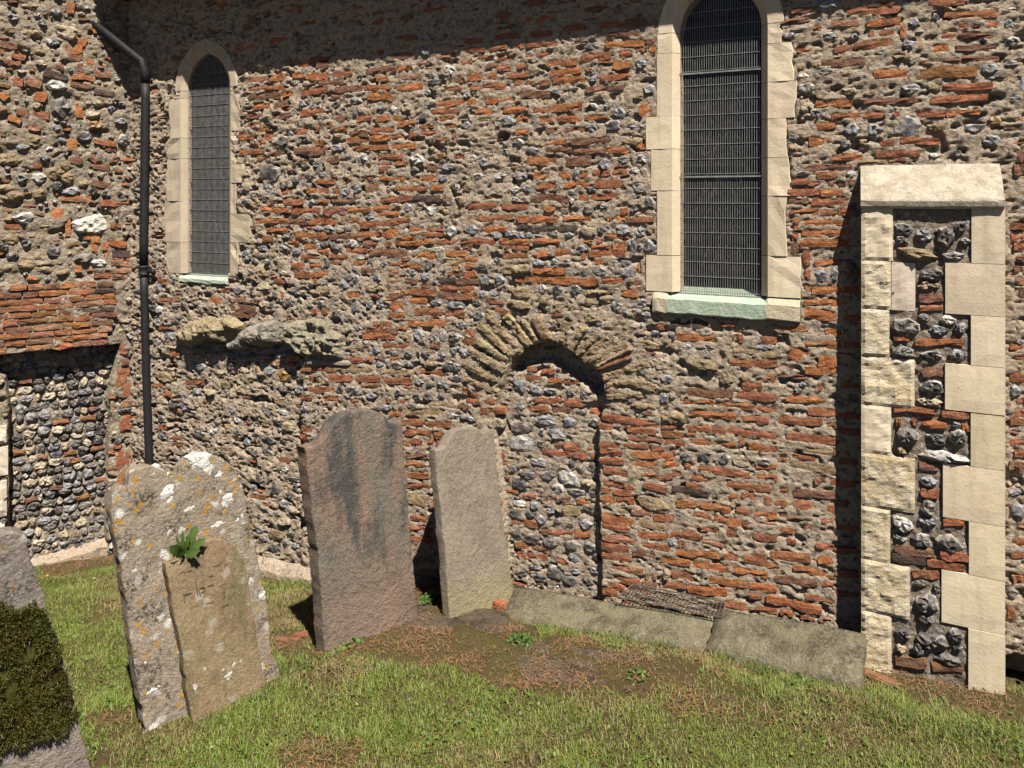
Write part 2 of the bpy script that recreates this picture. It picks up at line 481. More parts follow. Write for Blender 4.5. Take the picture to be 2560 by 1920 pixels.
# ------------------------------------------------------------------ survey of the masonry
# bricks: x0 y0 x1 y1 thickness colour;   stones: x y width height kind
BRICKS = {
'T1': "1900 620 2060 600 45 p;2090 600 2200 590 50 o;1910 690 2040 680 30 p;1920 755 2160 730 45 d;1950 825 2080 810 35 o;2110 815 2212 790 50 d;1900 965 2010 955 25 o;1990 1005 2060 995 30 o;1840 1055 1940 1050 50 o;2010 1055 2090 1045 40 o;1840 1170 2030 1155 40 r;2060 1185 2160 1175 35 d;1980 1215 2050 1215 45 p;2020 1555 2140 1550 35 d;2010 1610 2212 1615 40 o",
'T2': "1275 560 1340 560 30 o;1220 622 1310 622 28 o;1700 690 1765 690 35 r;1220 770 1330 770 32 r;1335 755 1385 760 35 p;1610 765 1695 770 40 o;1800 760 1870 760 40 p;2160 735 2180 735 60 r;1195 980 1290 980 25 r;1250 1100 1340 1102 30 y;1310 1180 1390 1182 40 o;1400 1410 1535 1412 38 r;1250 1490 1325 1490 40 o;1170 1425 1270 1425 25 r;2010 60 2100 40 35 r;2015 85 2212 85 38 r;1970 160 2040 165 40 o;2050 160 2212 165 40 o;2060 230 2212 232 35 o;1750 800 1960 860 60 d;1790 880 1930 890 45 d;2110 620 2200 622 35 r",
'T3': "1220 205 1280 210 35 r;1280 295 1365 305 35 r;1280 350 1380 360 35 r;1320 100 1380 105 25 r;1360 480 1395 490 40 r;1905 740 2040 775 40 r;2000 810 2040 815 30 r;2115 475 2200 480 35 r",
'T5': "130 610 200 615 40 p;250 610 330 600 50 o;415 585 490 580 35 o;510 590 680 580 45 o;720 570 860 565 40 r;970 550 1200 525 40 d;1215 530 1300 520 40 o;1680 470 1780 465 40 p;1830 445 1900 440 25 r;100 685 185 680 20 p;200 675 355 670 30 r;485 655 580 650 22 d;610 640 800 630 35 d;1050 605 1135 605 40 o;1190 600 1390 592 28 p;1890 510 1985 510 40 d;1990 525 2080 525 40 r;2130 515 2212 510 40 r;1590 630 1710 615 45 d;1745 600 1850 590 50 o;1855 600 1970 585 50 r;2040 585 2212 570 35 r;100 755 310 735 42 r;340 730 415 715 40 o;480 720 680 690 42 r;725 695 940 675 42 d;960 675 1155 672 40 o;1210 680 1400 655 42 o;1580 690 1700 680 35 r;1780 675 2030 655 45 r;2110 640 2212 635 40 r;985 745 1170 745 55 o;705 740 810 738 25 d;1510 805 1810 780 45 o;1890 770 2090 755 50 o;1480 865 1680 855 40 r;1810 865 1930 860 50 o;2030 850 2200 840 45 o;110 825 235 815 30 o;265 815 390 805 45 r;475 870 640 855 45 o;40 900 180 885 30 d;250 895 400 885 40 d;730 920 800 915 40 d;900 915 1000 905 40 r;1045 915 1250 908 40 o;1530 920 1635 910 45 o;60 965 160 955 25 r;585 970 620 970 35 o;670 965 715 960 35 o;1215 960 1340 945 42 o;1385 975 1490 970 25 o;1580 970 1665 965 40 r;2130 920 2212 915 40 o;145 1000 230 995 25 o;425 1015 515 1010 35 r;730 995 820 993 25 o;845 1030 975 1022 45 d;1000 1008 1180 1000 42 r;1395 1025 1515 1020 40 r;0 1052 95 1050 40 o;190 1050 245 1045 40 o;820 1085 965 1065 45 r;1000 1065 1245 1048 45 o;1300 1040 1345 1045 50 r;1630 1050 1650 1050 45 r;145 1105 190 1100 35 o;590 1100 640 1098 40 o;885 1140 1140 1130 38 o;1170 1125 1350 1120 42 o;1510 1075 1590 1078 35 d;2120 1020 2212 1015 40 o;0 1175 180 1145 35 o;420 1165 660 1155 55 d;220 1180 310 1175 30 r;130 1215 200 1215 40 o;1065 1210 1245 1205 35 r;1640 1205 1720 1200 35 r;405 1245 500 1238 30 d;675 1235 760 1230 40 d;1200 1255 1270 1250 35 o;1445 1285 1540 1285 50 d;1060 1305 1130 1300 30 o;580 1395 730 1398 35 o;790 1380 835 1380 35 r;935 1375 1020 1370 28 r;1080 1370 1265 1368 38 o;1325 1370 1505 1370 42 o;970 1445 1060 1450 70 p;1190 1448 1425 1448 35 r;1470 1445 1560 1442 42 o;325 1480 400 1480 35 r;515 1470 590 1470 35 o;610 1465 690 1470 40 r;710 1475 760 1470 50 r;180 1555 260 1560 40 d;270 1555 480 1550 40 r;600 1550 680 1550 28 o;720 1545 860 1545 30 d;1075 1540 1320 1520 40 r;1330 1530 1540 1528 45 g;1560 1530 1590 1530 40 d;1760 1585 1990 1575 45 r;175 1618 385 1615 38 r;395 1625 620 1620 45 r;650 1622 810 1620 55 d;830 1615 1000 1610 40 o;1030 1600 1150 1595 40 o;2020 1590 2212 1590 42 r;1060 1645 1215 1640 40 o;1960 285 2140 270 40 r;1730 312 1850 312 35 r;1730 385 1880 385 35 r;1200 290 1360 285 35 r;1920 380 2050 360 35 r;2100 355 2180 355 40 r;540 455 680 450 30 d;590 505 680 500 40 d;1020 410 1100 400 40 r;1160 430 1320 420 45 d",
'U1': "910 345 1200 328 45 o;1220 330 1290 315 40 d;290 430 480 420 28 r;1145 385 1200 385 25 r;1240 375 1285 380 40 o;230 515 440 495 48 r;460 495 680 470 50 r;715 455 940 425 55 r;1005 415 1095 412 45 r;965 500 1095 495 60 o;0 515 80 515 40 d;90 525 175 530 40 r;0 580 70 580 30 r;135 600 440 565 30 r;485 565 715 535 45 o;870 600 1000 590 50 r;1000 590 1095 585 45 o;215 645 310 640 50 d;325 645 475 635 45 d;505 620 740 605 45 o;0 670 130 650 40 r;255 735 470 722 60 d;755 695 1040 675 45 d;0 770 185 755 50 o;355 848 500 842 32 r;500 830 720 810 55 o;125 850 300 850 45 o;1170 855 1260 855 80 o;230 915 400 912 45 o;400 915 560 915 45 o;575 912 720 912 40 o;750 905 910 900 35 r;225 1015 420 1005 45 d;450 1005 735 990 50 d;445 1095 605 1085 40 o;650 1095 940 1075 45 d;1145 1135 1205 1130 40 o;440 1160 640 1155 35 d;660 1165 905 1158 38 d;920 1155 1075 1152 45 o;305 1240 520 1250 65 o;605 1245 785 1238 65 d;355 1350 635 1345 50 o;705 1340 760 1340 35 o;805 1330 935 1325 45 r;960 1325 1070 1325 55 r;380 1430 525 1430 48 r;575 1425 785 1418 48 o;815 1415 1040 1415 60 r;335 1525 615 1525 55 d;690 1520 770 1518 42 r;800 1515 1010 1500 45 r;0 1575 90 1570 40 r;115 1595 390 1595 42 r;440 1600 510 1600 35 o;1015 1630 1075 1615 50 o;300 345 540 340 40 r;920 265 1200 255 30 d;560 225 740 205 50 r;860 195 1020 180 50 r;330 260 490 255 50 r;1060 180 1220 170 70 d;50 275 240 265 35 r",
'T6': "175 85 385 82 38 r;395 92 620 88 45 r;650 90 810 85 55 d;830 80 1000 72 40 o;1030 65 1150 58 40 o;1060 115 1215 112 45 o;1765 50 1995 38 42 r;2020 55 2212 55 42 r;130 160 180 155 35 o;215 160 315 162 40 o;320 170 510 170 38 d;540 172 745 165 45 o;785 165 915 162 42 o;930 195 1100 185 45 r;1100 185 1300 152 45 r;220 230 395 232 40 o;1755 145 1900 145 40 r;1900 145 2090 130 40 r;2130 150 2212 148 40 r;435 272 675 275 45 o;690 280 850 278 45 d;855 280 1060 255 45 r;1090 255 1215 250 60 o;1305 222 1420 228 40 o;1425 222 1555 215 40 r;1245 285 1350 285 40 o;1380 268 1550 265 28 r;1855 228 2050 222 40 o;2125 215 2212 215 45 g;180 300 260 300 35 r;370 325 450 330 25 o;945 335 1160 338 45 d;1200 328 1400 325 38 o;1420 320 1480 320 35 o;1505 325 1950 320 42 r;2000 315 2212 318 42 o;505 355 580 355 45 o;805 388 975 390 38 r;1005 405 1290 412 55 d;590 395 680 405 35 o;700 430 830 440 30 o;1590 410 1740 408 42 o;1780 405 1860 405 28 d;1715 365 1780 365 35 d;2120 370 2212 370 40 r;2030 360 2110 360 35 p;1370 425 1500 430 55 o;2025 435 2212 432 45 r;1700 460 1825 458 38 o;1590 478 1700 478 30 y;475 440 590 440 35 r;400 505 490 500 35 o;540 500 630 510 35 o;680 480 780 485 40 d;875 480 965 482 35 o;1140 500 1230 498 28 r;1230 498 1310 500 25 o;1310 515 1385 515 40 o;1620 515 1690 515 40 o;1725 510 1785 510 40 o;425 575 540 575 45 r;555 575 680 570 35 o;1150 555 1220 555 45 p;1605 565 1720 570 40 d;1720 575 1810 575 50 o;265 620 360 622 40 o;565 630 590 630 50 r;1270 628 1360 628 30 d;1515 620 1660 622 45 g;1670 625 1815 625 40 d;305 735 330 735 60 r;820 725 925 730 40 o;1000 735 1070 738 25 r;1130 620 1250 615 45 y;1395 658 1510 660 35 d;1520 672 1670 685 40 r;1700 685 1795 685 40 o;1130 680 1240 680 40 y;1275 700 1500 715 50 r;1525 725 1730 742 50 d;1730 735 1815 735 48 o;1120 762 1210 765 30 o;1140 740 1270 740 50 d;1300 772 1430 775 42 o;1155 815 1250 815 70 o;1310 855 1540 862 48 r;1580 870 1720 875 50 r;1150 882 1265 882 35 o;630 855 670 855 35 r;550 855 590 855 40 r;1295 945 1590 950 52 o;1080 960 1160 955 45 r;1020 960 1060 955 40 r;1205 990 1280 985 25 o;975 1005 1105 1000 40 r;1110 1005 1205 1010 35 d;950 1048 1200 1045 42 r;1730 1020 1795 1020 45 r;1720 1085 1805 1090 50 r;1110 1118 1320 1118 42 r;1455 1125 1530 1125 25 r;850 1225 940 1228 40 r;970 1225 1020 1228 30 r;1160 1215 1220 1215 25 r;465 1298 715 1298 38 r;725 1300 1010 1310 45 y;1075 1325 1310 1325 40 y;1385 1315 1550 1328 40 r;670 1365 870 1370 42 r;895 1375 1080 1370 40 r;1115 1385 1320 1392 45 r;530 1368 560 1370 40 r;520 1455 725 1455 42 r;955 1420 1085 1425 30 p;465 1518 615 1520 38 r;650 1528 765 1530 38 o;1715 1478 1840 1500 38 r;1745 1545 1835 1545 38 r;1885 1545 1955 1545 38 r;1670 1590 1750 1600 40 d;1845 1620 2030 1615 50 r;1160 1640 1235 1640 40 o;850 1545 920 1545 25 p;1120 1545 1150 1545 35 r;1220 1550 1270 1550 30 r;1960 840 2080 880 40 r;330 1225 430 1228 40 o;250 1265 300 1268 30 o;330 1270 385 1272 30 r;160 1245 220 1248 30 r;1280 1630 1560 1630 45 y;1450 1560 1640 1580 45 y",
'U2': "0 38 90 35 40 r;115 57 390 55 42 r;0 140 200 120 40 d;230 148 530 150 52 o;585 145 785 145 40 o;1015 100 1080 90 35 o;980 140 1050 140 35 o;920 148 945 148 30 r;1075 150 1270 150 35 r;225 222 680 215 42 g;0 225 150 220 45 o;905 275 1080 295 30 o;95 318 360 312 40 o;360 315 550 322 40 o;740 320 800 320 30 o;840 315 875 315 35 r;130 360 200 362 30 p;220 370 335 370 42 r;800 360 930 360 25 o;960 355 1050 355 70 o;380 408 640 410 52 o;120 435 330 435 48 r;780 415 950 412 48 o;955 412 1055 410 40 r;720 430 750 435 60 r;820 475 890 478 35 o;350 540 595 545 40 o;220 610 515 618 45 o;520 615 830 630 55 o;860 618 1050 620 50 o;1105 640 1185 638 40 r;1155 520 1175 520 70 r;1030 712 1150 718 50 o;480 880 565 878 25 r;60 830 185 880 40 r;1290 965 1355 970 50 r;1395 945 1560 950 70 g;1570 950 1700 955 70 g;1780 958 1890 960 20 r;1445 1048 1750 1065 50 o;1885 1060 1955 1060 60 r;2095 1070 2212 1075 50 r;1890 1150 2090 1165 45 y;2110 1175 2212 1180 50 y;1865 1240 2212 1255 55 r;1520 1465 1880 1490 60 d;1925 1495 2212 1520 55 r;1490 1550 1730 1555 35 o;1760 1555 2040 1590 50 r;2070 1600 2212 1605 40 r;1550 1640 1910 1659 45 o;1955 1425 2100 1430 70 r;2125 1375 2200 1370 60 o;280 1310 350 1310 35 r;395 1330 490 1330 35 r;275 1380 385 1385 35 r;445 1400 540 1400 35 o;565 1410 670 1410 40 r;345 1550 540 1558 40 r;570 1570 700 1575 55 r;310 1625 440 1620 50 r;480 1630 630 1625 40 d;0 1550 50 1550 40 r;0 1625 130 1615 40 o;770 1640 850 1645 40 o;1200 1640 1260 1640 25 d",
'U3': "345 15 540 20 40 r;570 25 705 40 55 r;310 85 440 80 50 r;500 88 630 92 40 d;0 95 130 85 40 o;770 105 850 108 40 o;495 365 565 365 40 r;575 380 690 380 50 r;400 420 610 432 38 r;640 440 745 450 50 r;745 395 810 400 35 r;785 450 820 455 35 r;120 720 210 730 25 r;240 755 345 760 30 r;385 785 505 788 40 d;540 785 610 788 35 d;670 795 815 815 35 o;560 870 680 870 70 y;155 955 345 985 50 r;375 1030 470 1040 35 d;475 1045 625 1048 40 r;645 1050 765 1055 45 o;190 1140 290 1150 40 r;310 1165 420 1180 40 d;365 1225 435 1240 40 r;515 1260 595 1290 40 r;205 1210 270 1225 35 r;285 1215 350 1230 35 r;75 445 105 450 45 r;85 500 120 505 40 r;885 125 1300 190 50 r;850 195 955 205 45 r;1075 225 1285 245 45 r;1340 205 1480 210 35 r;1535 215 1600 218 45 r;1610 215 1710 222 50 r;1730 230 1825 235 60 r;1845 235 2212 280 50 r;1080 285 1335 315 45 d;1340 262 1505 268 45 r;1535 260 1590 265 25 r;1350 320 1510 330 45 r;1545 310 1900 345 45 o;1920 315 1970 320 50 r;1485 15 1730 15 35 o;1760 15 2040 55 45 r;2070 62 2212 65 45 r;1550 100 1930 145 48 r;1960 145 2150 160 55 r;1190 105 1280 115 35 r;860 345 1020 355 40 r;1050 345 1230 355 30 r;1265 375 1430 380 35 r;2010 360 2212 380 55 o;870 390 1025 405 45 r;1095 415 1310 425 45 o;1320 430 1420 435 45 o;865 465 1040 470 40 r;1080 480 1305 505 50 o;1350 485 1470 495 50 o;1515 500 1555 510 40 r;2065 510 2212 515 40 o;1620 520 1740 535 45 r;1740 540 2010 580 45 r;2040 590 2212 600 45 r;890 535 1080 565 50 r;1180 575 1300 580 30 r;1310 600 1415 590 35 r;1570 590 1730 620 45 r;1420 560 1475 565 30 r;885 635 1040 655 45 r;1050 665 1115 665 30 r;1200 650 1370 690 45 r;1525 650 1630 660 35 r;1820 640 2165 685 48 r;1420 680 1690 720 45 g;875 690 945 695 40 r;970 700 1110 715 45 r;1770 735 1925 740 60 o;1955 735 2060 750 45 r;2065 770 2170 780 65 r;880 760 975 765 55 o;1000 765 1120 775 50 r;1450 790 1595 800 55 o;1640 800 1855 845 50 o;1910 850 2010 860 50 r;2050 870 2212 885 50 o;1110 860 1255 875 40 p;1580 880 1710 905 40 r;1280 900 1420 910 50 r;1735 905 1850 930 40 o;1850 940 1990 950 55 o;885 895 1130 945 60 o;1160 945 1350 975 55 y;885 960 1090 1000 40 r;1480 965 1640 980 20 d;1640 990 1770 1000 35 r;2060 930 2212 960 20 r;890 1050 1130 1085 50 p;1140 1030 1380 1045 50 r;1400 1025 1470 1030 45 r;1490 1030 1630 1050 60 r;1820 1020 1915 1030 55 r;2040 1045 2212 1065 50 r;880 1115 1080 1150 55 r;1170 1110 1390 1140 45 r;1465 1100 1510 1105 50 r;1435 1170 1770 1195 50 o;880 1190 1100 1220 45 r;1120 1175 1280 1190 45 d;1330 1220 1550 1255 50 o;1815 1200 1920 1215 40 r;1975 1220 2140 1240 60 r;2170 1200 2212 1200 50 r;920 1270 1190 1320 50 p;1590 1260 1845 1300 55 o;1880 1300 2140 1345 50 o;885 1335 1160 1400 45 r;1190 1415 1290 1430 50 p;1420 1340 1570 1355 60 r;1695 1385 1985 1425 45 o;2010 1425 2212 1450 55 o;1340 1420 1515 1430 45 r;1535 1450 1830 1475 55 o;930 1420 1050 1450 45 r;885 1460 990 1480 50 r;2010 1510 2100 1515 35 r;2150 1525 2212 1540 60 r;1810 1560 2212 1625 45 r;1230 1355 1290 1360 40 p",
'V1': "710 190 935 175 45 p;1010 190 1260 160 50 o;1605 120 2005 105 50 r;590 225 650 220 35 o;1030 260 1205 250 50 r;1715 200 1770 200 35 o;1940 185 2000 190 40 o;1590 275 1685 275 40 r;1710 275 1970 275 40 d;755 385 900 372 45 r;910 358 1200 320 50 r;1525 375 1630 372 60 o;1690 375 1990 365 50 d;645 490 985 478 55 d;1455 480 1715 465 30 d;1745 450 2010 450 40 d;1065 575 1325 565 65 o;1400 570 1840 550 80 n;1600 670 1965 660 50 r;1100 665 1160 665 25 o;620 795 885 790 50 o;990 785 1220 775 45 d;1230 770 1395 768 40 d;1500 775 1925 745 50 r;740 895 1120 880 50 r;1215 885 1250 875 30 r;1385 885 1600 880 40 r;1620 875 1870 860 45 o;585 975 760 960 45 o;565 1095 720 1085 60 o;1105 1098 1210 1095 45 r;1270 1080 1560 1090 50 r;735 1210 965 1205 48 r;1085 1185 1405 1182 48 r;1180 1235 1300 1232 30 d;950 1243 1155 1240 25 y;545 1295 885 1280 45 d;625 1350 775 1345 55 r;430 1400 555 1400 45 r;560 1410 660 1405 35 r;715 1410 800 1415 40 d;840 1415 905 1415 50 d;410 1475 635 1470 50 r;655 1480 815 1475 50 o;410 1545 550 1545 35 d;590 1550 840 1550 55 r;430 1625 630 1620 45 r;655 1635 770 1635 40 r;785 1625 890 1625 55 r;2150 920 2212 920 35 o;2140 1310 2212 1305 80 d;2160 1200 2212 1200 80 d;2060 990 2200 985 30 d;860 90 1250 70 60 r;350 170 560 150 35 d;1490 20 1750 15 50 r;1010 40 1200 30 40 d",
'V2': "430 10 560 10 35 r;590 18 845 18 55 r;435 88 635 85 45 r;655 100 775 97 40 r;785 85 900 85 55 r;530 175 860 172 40 o;515 250 880 245 50 o;500 335 860 330 55 o;425 370 480 370 80 d;610 480 805 478 45 o;585 690 810 692 55 o;530 780 850 790 50 o;530 870 760 895 75 o;325 985 550 985 40 o;690 1010 810 1015 50 o;190 1065 505 1080 45 r;540 1105 800 1110 60 o;0 1065 55 1070 50 r;0 1240 505 1275 60 r;410 1180 580 1190 100 o;640 1235 775 1240 90 o;540 1305 780 1315 50 o;210 1370 300 1370 55 o;50 1425 195 1430 70 r;20 1495 350 1530 60 r;390 1525 675 1540 45 o;0 1590 140 1595 50 r;165 1605 490 1625 55 r;555 1620 780 1640 60 r;630 1440 690 1440 60 r;2110 200 2212 205 50 r;2115 285 2212 290 55 r;2140 360 2212 365 60 r;2150 450 2212 455 40 d;2140 535 2212 540 50 d;2150 620 2212 625 45 d;2130 710 2212 715 60 d;2110 1130 2212 1140 45 r;2140 1210 2212 1215 45 r;2110 1360 2212 1370 65 r;2160 1550 2212 1555 50 r;2140 1635 2212 1640 60 r;820 560 950 560 50 d;830 690 950 692 50 r;830 900 950 905 50 r;820 1110 950 1112 50 r;800 1420 940 1425 45 r",
'V3': "0 45 140 55 45 r;165 60 490 80 55 d;555 75 780 100 60 r;55 140 245 160 55 r;300 150 660 170 60 r;710 190 780 200 35 r;0 245 370 285 55 r;395 280 780 315 60 r;10 310 60 320 50 r;95 350 490 385 60 r;520 385 740 405 45 y;755 410 780 412 40 r;440 430 600 460 35 r;155 505 330 520 35 o;390 500 770 545 55 y;330 460 380 465 25 r;0 560 105 580 55 o;135 580 525 625 50 o;610 620 685 630 55 d;715 625 770 635 40 r;0 655 265 685 50 r;330 690 410 700 35 r;445 715 765 735 55 d;50 745 150 760 40 r;160 770 270 785 60 r;310 790 385 800 45 r;445 800 750 835 60 r;0 850 105 860 50 o;145 865 500 915 50 o;665 930 750 940 35 r;0 950 90 960 40 o;330 1000 440 1005 35 r;125 1040 320 1065 45 r;400 1085 455 1090 40 r;620 1120 750 1130 40 r;265 1195 570 1220 60 r;75 1220 230 1240 65 o;150 1190 220 1195 30 r;635 1230 748 1240 65 o;230 1265 330 1285 35 r;0 1310 235 1345 55 o;445 1290 740 1350 55 o;300 1365 620 1415 55 d;665 1410 745 1420 40 r;0 1410 80 1420 50 o;105 1430 470 1490 55 o;535 1510 745 1540 50 r;100 1500 200 1510 30 r;240 1530 650 1610 60 o;0 1575 310 1620 45 r;345 1630 430 1640 40 r;2130 100 2212 105 50 r;2115 165 2212 170 55 r;2110 325 2212 330 45 r;2140 410 2212 415 45 r;2100 505 2212 520 70 d;2130 1080 2212 1085 45 o;2120 1190 2212 1195 40 r;2130 1370 2212 1375 60 r;2120 1410 2212 1420 40 d;790 110 940 125 50 r;800 240 940 255 45 r;790 470 930 485 45 r;780 640 930 655 50 r;775 800 930 815 50 d;770 980 930 995 45 r;765 1150 930 1165 45 r;760 1320 930 1340 50 r;760 1480 930 1500 45 d",
'T7': "1245 170 1405 170 42 r;1435 185 1620 190 42 r;1270 250 1465 255 55 r;1500 265 1555 270 60 r;1265 325 1400 330 50 r;1440 325 1525 328 38 r;1280 425 1435 430 45 d;1280 490 1410 500 35 o;1290 580 1450 585 40 o;1290 655 1450 665 40 r;1300 750 1450 780 80 y;1310 905 1470 920 40 r;1310 985 1480 1000 40 r;1310 1065 1495 1075 45 r;1330 1210 1500 1240 40 p;1335 1310 1510 1330 40 p;470 225 550 230 40 r;470 280 520 285 40 r;1160 105 1240 108 45 o;1280 105 1550 115 60 y;270 475 350 478 30 r;60 745 200 770 40 r;150 810 190 815 30 r;1985 450 2010 450 40 r;1990 505 2020 505 40 r",
}
